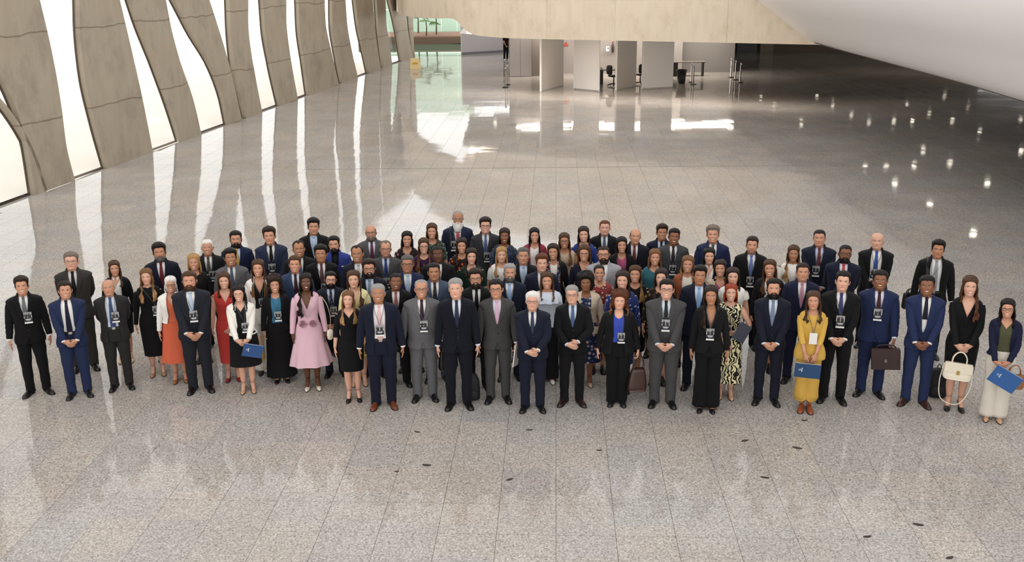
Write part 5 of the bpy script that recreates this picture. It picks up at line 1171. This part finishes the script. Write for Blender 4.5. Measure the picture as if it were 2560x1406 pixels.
M((2318, 691), (2265, 1009, 2318, 1025), 'person in blue suit, short navy tie and brown shoes, hands clasped, far right', c='24325c', t='191d2f', hs='short', hc='black', skin=3, smile=1, front='closed', pose='clasp', shoe='3b2019', vz=1.0, toe=.42, tlen=1.22)
W((2423, 692), (2366, 1011, 2384, 1026), 'person in black wrap dress and blazer holding a cream handbag', o='dress', c='19181a', sl=1.0, hem=.46, hs='wavy', hc='brown', tip='auburn', len=.26, fronts=(0, 1), skin=0, smile=1, lips='9c2a34', heel=.06, shoe='191718', nk=('v', .2), lapels=1, pose='clasp', watch=1, neck='c9a86a')
W((2510, 749), (2450, 1040, 2482, 1049), 'person in navy cardigan, cream wide trousers and glasses at the far right', o='blazer', c='1b2140', s='57583a', b='dcd3c4', bt='wide', jh=.97, collar=False, hs='wavy', hc='black', len=.08, gl='231f1f', skin=1, smile=1, heel=.06, shoe='c49b7b', pose='clasp', nk=('v', .1))
# neighbours stand shoulder to shoulder, staggered in depth: nobody stands inside anybody else
for r in PEOPLE:
    ps = r.get('pose', 'side'); ps = ps if isinstance(ps, tuple) else (ps, ps); g_ = r.get('girth', 1) - 1; arm = any(q in ('side', 'fist') for q in ps)
    r['fa'] = ((.315 if r['sex'] == 'm' else .285) if arm else (.30 if r['sex'] == 'm' else .275)) * r['h'] / 1.75 + g_ * .25 + r.get('flare', 0) * .55
    r['fb'] = .185 + g_ * .15 + r.get('belly', 0) + r.get('flare', 0) * .6 + (.07 if any(q in ('clasp', 'low', 'high', 'hold', 'chest', 'fold') for q in ps) else 0) + (.03 if 'behind' in ps else 0)
    r['fa'] *= .94 if r['id'] not in (67, 71) else .99; r['fb'] *= .86
    r['x0'], r['y0'], r['h0'] = r['x'], r['y'], r['h']
for it in range(500):
    for ia, a in enumerate(PEOPLE):
        for b2 in PEOPLE[ia + 1:]:
            dx, dy = b2['x'] - a['x'], b2['y'] - a['y']; A, B = a['fa'] + b2['fa'], (a['fb'] + b2['fb'])
            if abs(dx) > A or abs(dy) > B: continue
            q = (abs(dx) / A) ** 2.6 + (abs(dy) / B) ** 2.6
            if q >= 1: continue
            p = (1 - q) * .012; sx = 1 if dx >= 0 else -1; sy = 1 if b2['y0'] >= a['y0'] else -1
            for w_, sg in ((a, -1), (b2, 1)):
                w_['x'] = min(w_['x0'] + .08, max(w_['x0'] - .08, w_['x'] + sg * sx * p * .6)); w_['y'] = min(w_['y0'] + .42, max(w_['y0'] - .30, w_['y'] + sg * sy * p))
by_ = [r for r in PEOPLE if 'short navy tie and brown shoes' in r['label']][0]; by_['x'] += .06      # room for the briefcase beside this one
for r in PEOPLE: r['h'] = min(1.93, max(1.5, r['h0'] - .27 * (r['y'] - r['y0'])))      # keeps the head where the photograph shows it
import time as _t
_t0 = _t.time()
for rec in PEOPLE: person(rec)
print('people', len(PEOPLE), round(_t.time() - _t0, 1), 's')

# ------------------------------------------------------------------ things people hold or have set down
def P_(i): return PEOPLE[i - 1]
def by(txt):
    r = [p for p in PEOPLE if txt in p['label']]; assert len(r) == 1, (txt, len(r)); return r[0]
def held(name, rec, loc, rot, label, cat):
    r = empty(name); r.matrix_world = rec['mw'] @ Matrix.Translation(loc) @ Matrix.Rotation(rot[2], 4, 'Z') @ Matrix.Rotation(rot[1], 4, 'Y') @ Matrix.Rotation(rot[0], 4, 'X')
    return tag(r, label, cat)
def loc_hand(rec, s): return np.array(rec['mw'].inverted() @ Vector(rec['hands'][s]))
def folder(rec, loc, rot, w, h, col, label, emblem=True):
    r = held('document_folder', rec, loc, rot, label, 'folder')
    for k, y in enumerate((-.006, .006)):
        mb = MB(); mb.box((0, y, 0), (w, .003, h)); o = mb.build('cover', flat(col, .3, name='glossy_card'), r, smooth=False)
        if k == 0 and emblem:
            m2 = MB(); a = np.linspace(0, 2 * math.pi, 14, endpoint=False)
            m2.grid(np.array([[(-w * .30 + q * math.cos(t), -.0085, h * .05 + q * math.sin(t)) for t in a] for q in (.014, .009)])); m2.box((-w * .22, -.0085, h * .05), (.012, .0012, .06)); m2.build('emblem', flat('cfd6de', .4), o, smooth=False)
    mb = MB(); mb.box((0, 0, .003), (w * .97, .008, h * .97)); mb.build('pages', flat('e9e6df', .8), r, smooth=False)
    return r
def bag(r, w, h, d, mat, handle=.12, hw=None, flap=None, metal='c8a968', strap=None, sag=.06):
    a = np.linspace(0, 2 * math.pi, 28, endpoint=False); S = lambda v, e=.55: np.sign(v) * np.abs(v) ** e; P = []
    for t in np.linspace(0, 1, 9):
        ww = w / 2 * (1 - sag * t * t); dd = d / 2 * (1 - .45 * t) ; z = -handle - h + h * t; k = .86 if t == 0 else 1
        P.append([(ww * k * S(math.cos(q)), dd * k * S(math.sin(q)), z) for q in a])
    mb = MB(); mb.grid(np.array(P), True, True, True); body = mb.build('bag_body', mat, r)
    hw = hw or w * .28
    for y in (-d * .16, d * .16):
        mb = MB(); mb.tube(crom([(-hw, y, -handle - .03), (-hw * .9, y * .7, -handle * .45), (-hw * .35, y * .2, .0), (hw * .35, y * .2, .0), (hw * .9, y * .7, -handle * .45), (hw, y, -handle - .03)], 18), .0075, 7); mb.build('handle', mat, r)
    if flap:
        mb = MB(); mb.box((0, -d * .40, -handle - h * .28), (w * .94, .012, h * .5)); f = mb.build('flap', mat, r, smooth=False)
        mb = MB(); mb.box((0, -d * .40 - .01, -handle - h * .5), (.035, .01, .05)); mb.build('clasp', flat(metal, .25, .9), f, smooth=False)
    if strap:
        mb = MB(); mb.tube(crom(strap, 24), .006, 6); mb.build('long_strap', mat, r)
    return r
p = by('holding a blue folder'); folder(p, (.135, -.335, .79), (.12, .28, .1), .30, .215, '2c4d80', 'blue presentation folder held low by the person in the cream jacket')
p = by('mustard yellow tunic'); folder(p, (-.03, -.33, .72), (.10, .03, 0), .345, .215, '24446a', 'navy blue folder held in front of the mustard outfit')
p = by('navy cardigan'); folder(p, (.05, -.35, .74), (.12, .45, -.1), .36, .27, '2f5b96', 'glossy blue folder held by the person in the navy cardigan')
r = held('handbag', p, (.17, -.21, .90), (0, 0, .2), 'tan leather handbag hanging behind the glossy blue folder', 'handbag'); bag(r, .27, .20, .11, leather('8a5a38', .4), .13)
p = by('leaf-pattern long dress'); folder(p, (.17, -.33, 1.14), (-.1, .55, .35), .20, .27, '1f2434', 'dark navy book held against the leaf-pattern dress', False)
p = by('holding white papers'); h = loc_hand(p, 1); folder(p, (h[0] + .005, h[1] - .01, h[2] - .10), (.08, .18, 1.25), .22, .31, 'e6e3de', 'sheaf of white papers held beside the dark grey trousers', False)
p = by('carrying a tan handbag'); h = loc_hand(p, -1); r = held('handbag', p, (h[0] - .062, h[1] + .045, h[2] + .002), (0, .10, 1.25), 'tan leather handbag carried by the person with the teal top', 'handbag')
bag(r, .22, .24, .085, leather('c09a63', .4), .17, strap=[(.1, 0, -.2), (.15, .012, -.4), (.10, .018, -.58), (.05, .05, -.45), (-.04, .045, -.24)])
p = by('pale pink flared'); h = loc_hand(p, 1); r = held('clutch_bag', p, (h[0] + .062, h[1] - .035, h[2] + .05), (0, 0, .3), 'small cream clutch on a thin strap against the pink dress', 'handbag')
a = np.linspace(0, 2 * math.pi, 16, endpoint=False); mb = MB(); mb.grid(np.array([[(q * math.cos(t), .6 * q * math.sin(t), z) for t in a] for q, z in ((.015, -.085), (.042, -.07), (.05, 0), (.04, .06), (.012, .075))]), True, True, True); mb.build('bag_body', leather('e6dccb', .35), r)
mb = MB(); mb.tube(crom(np.array([(.0, 0, .07), (.012, -.03, .25), (-.02, -.02, .45), (-.075, .03, .575)]), 16), .005, 5); mb.build('long_strap', flat('d8c9a8', .3, .5), r)
p = by('carrying a brown bag'); h = loc_hand(p, 1); r = held('tote_bag', p, (h[0] + .02, h[1], h[2] - .005), (0, .05, .4), 'large dark brown leather bag hanging beside the bright blue top wearer', 'handbag'); bag(r, .30, .36, .14, leather('38201a', .32), .20, sag=.35)
p = by('carrying a briefcase'); h = loc_hand(p, 1); r = held('briefcase', p, (h[0] - .10, h[1] - .035, h[2] - .014), (0, -.10, -.02), 'dark brown leather briefcase carried at the blue trousers', 'briefcase')
mb = MB(); Q = []
for yy, k in ((-.06, .96), (-.05, 1), (.05, 1), (.06, .96)): Q.append([(x * k, yy, -.04 - .145 + z * k) for x, z in ((-.18, -.14), (.18, -.14), (.183, .115), (.17, .14), (-.17, .14), (-.183, .115))])
mb.grid(np.array(Q), True, True, True); b_ = mb.build('case_body', leather('2a1918', .35), r, smooth=False)
mb = MB(); mb.box((0, -.066, -.10), (.345, .012, .16)); f = mb.build('flap', leather('301d1b', .3), r, smooth=False)
mb = MB(); mb.box((0, -.076, -.19), (.03, .01, .045)); mb.build('clasp', flat('8a8078', .3, .9), f, smooth=False)
mb = MB(); mb.tube(crom([(-.11, 0, -.045), (-.09, 0, -.005), (0, 0, .008), (.10, 0, -.002), (.13, 0, -.045)], 12), .010, 7); mb.build('handle', leather('241514', .4), r)
p = by('cream handbag'); r = held('handbag', p, (-.02, -.26, .84), (0, .05, 0), 'structured cream leather handbag with gold clasp held before the black dress', 'handbag')
bag(r, .34, .21, .13, leather('e0d6c3', .35), .14, .085, flap=True, strap=[(.165, 0, -.16), (.17, -.03, -.45), (.06, -.06, -.66), (-.14, -.06, -.62), (-.19, -.03, -.4), (-.165, 0, -.16)])
p = by('maroon tie and glasses, smiling'); h = loc_hand(p, 1); r = held('satchel', p, (h[0] + .05, h[1] + .16, h[2] + .02), (0, 0, .5), 'soft black satchel hanging between the two front-row grey and navy suits', 'bag'); bag(r, .30, .30, .12, leather('141314', .4), .13, sag=.2)
p = by('grey tie with a shoulder strap'); r = held('shoulder_bag', p, (-.27, .10, .98), (0, 0, .6), 'black shoulder bag at the hip of the far right open suit', 'bag'); bag(r, .28, .24, .11, leather('161517', .5), .06)
def backpack(px, py, lab, hh, rz):
    x, y = (px, py) if px < 100 else onz(px, py); r = empty('backpack', (x, y, 0), rz, .82); a = np.linspace(0, 2 * math.pi, 24, endpoint=False); S = lambda v: np.sign(v) * np.abs(v) ** .6
    mb = MB(); mb.grid(np.array([[(w * S(math.cos(q)), d * S(math.sin(q)), z * hh) for q in a] for w, d, z in ((.13, .09, 0), (.15, .11, .05), (.155, .115, .4), (.145, .10, .75), (.11, .075, .95), (.05, .03, 1))]), True, True, True); mb.build('pack_body', flat('161518', .7, name='nylon'), r)
    mb = MB(); mb.grid(np.array([[(.10 * w * S(math.cos(q)), -.105 - yy, .26 * hh + .17 * w * S(math.sin(q)) * hh) for q in a] for w, yy in ((1, 0), (1, .03), (.85, .04))]), True, False, True); mb.build('front_pocket', flat('1d1c1f', .7), r)
    mb = MB(); mb.tube(crom([(-.03, .02, hh - .02), (-.02, .02, hh + .05), (.02, .02, hh + .05), (.03, .02, hh - .02)], 10), .008, 6); mb.build('handle', flat('1d1c1f', .7), r)
    tag(r, lab, 'backpack')
backpack(-.585, 12.69, 'black backpack standing on the floor between two front-row suits', .46, .2)
backpack(2340, 990, 'black backpack standing on the floor behind the cream handbag', .50, -.3)

# ------------------------------------------------------------------ far away: someone walking with a phone, seen past the lift corner
gx, gy = onz(1265, 150)
g = dict(id=120, sex='m', x=gx, y=gy, h=1.74, yaw=.5, label='distant person in black tee and trousers looking down at a phone by the lift', skin=2, hc='black', hs='short', o='top', c='17161a', sl=.36, b='17171b', bt='pants', shoe='e8e4e0', pose=('hold', 'hold'), pitch=-.35, nk=None)
_g = person(g); del _g['group']
mb = MB(); mb.box((0, 0, 0), (.075, .012, .15)); r = held('phone', g, (0, -.36, .98), (.7, 0, 0), 'phone in the hands of the distant walking person', 'phone')
o = mb.build('case', flat('1a1a1d', .3), r, smooth=False); mb = MB(); mb.box((0, -.007, 0), (.066, .002, .138)); mb.build('screen', flat('3a4452', .1), r, smooth=False)

# ------------------------------------------------------------------ small things on the floor, the long expansion joint
a0, a1 = onz(760, 424), onz(2000, 414); d = np.array(a1) - np.array(a0); mb = MB(); mb.box((0, 0, 0), (float(np.linalg.norm(d)), .022, .003))
o = mb.build('expansion_joint', flat('55504b', .6), floor, smooth=False); o.location = ((a0[0] + a1[0]) / 2, (a0[1] + a1[1]) / 2, .001); o.rotation_euler = (0, 0, math.atan2(d[1], d[0]))
for k, (px, py, sz, where) in enumerate(((1862, 1103, .05, 'in front of the leaf-pattern dress'), (1993, 1121, .06, 'in front of the mustard outfit'), (1274, 1200, .045, 'below the white papers, mid foreground'), (1912, 1195, .05, 'in the right foreground, thin and long'),
                              (2296, 1313, .055, 'near the lower right corner, upper one'), (2168, 1343, .045, 'near the lower right corner, left one'), (2374, 1396, .045, 'at the very bottom right edge'), (1067, 1164, .055, 'in the foreground left of centre'),
                              (1043, 1081, .04, 'before the grey suit with maroon tie'), (1323, 1076, .04, 'before the navy suit with high clasped hands'), (1498, 1127, .035, 'right of the middle foreground'), (991, 1180, .03, 'on the joint in the left middle foreground'), (2011, 1052, .04, 'at the toes of the mustard outfit'))):
    x, y = onz(px, py); r2 = random.Random(k); mb = MB(); n = 8; P = []
    for t in np.linspace(-1, 1, n):
        w = .42 * (1 - t * t) ** .7 + .02; P.append([(t * sz, -w * sz, .004 + .006 * t * t), (t * sz, 0, .010 + .004 * t * t), (t * sz, w * sz, .004 + .006 * t * t), (t * sz, 0, .002)])
    mb.grid(np.array(P), True, True, True); o = mb.build('dry_leaf', flat('3a342c', .8), None, loc=(x, y, 0.0)); o.rotation_euler = (0, 0, r2.uniform(-.6, .6)); tag(o, 'small dark dry leaf on the floor ' + where, 'leaf', 'dry leaves blown onto the floor')
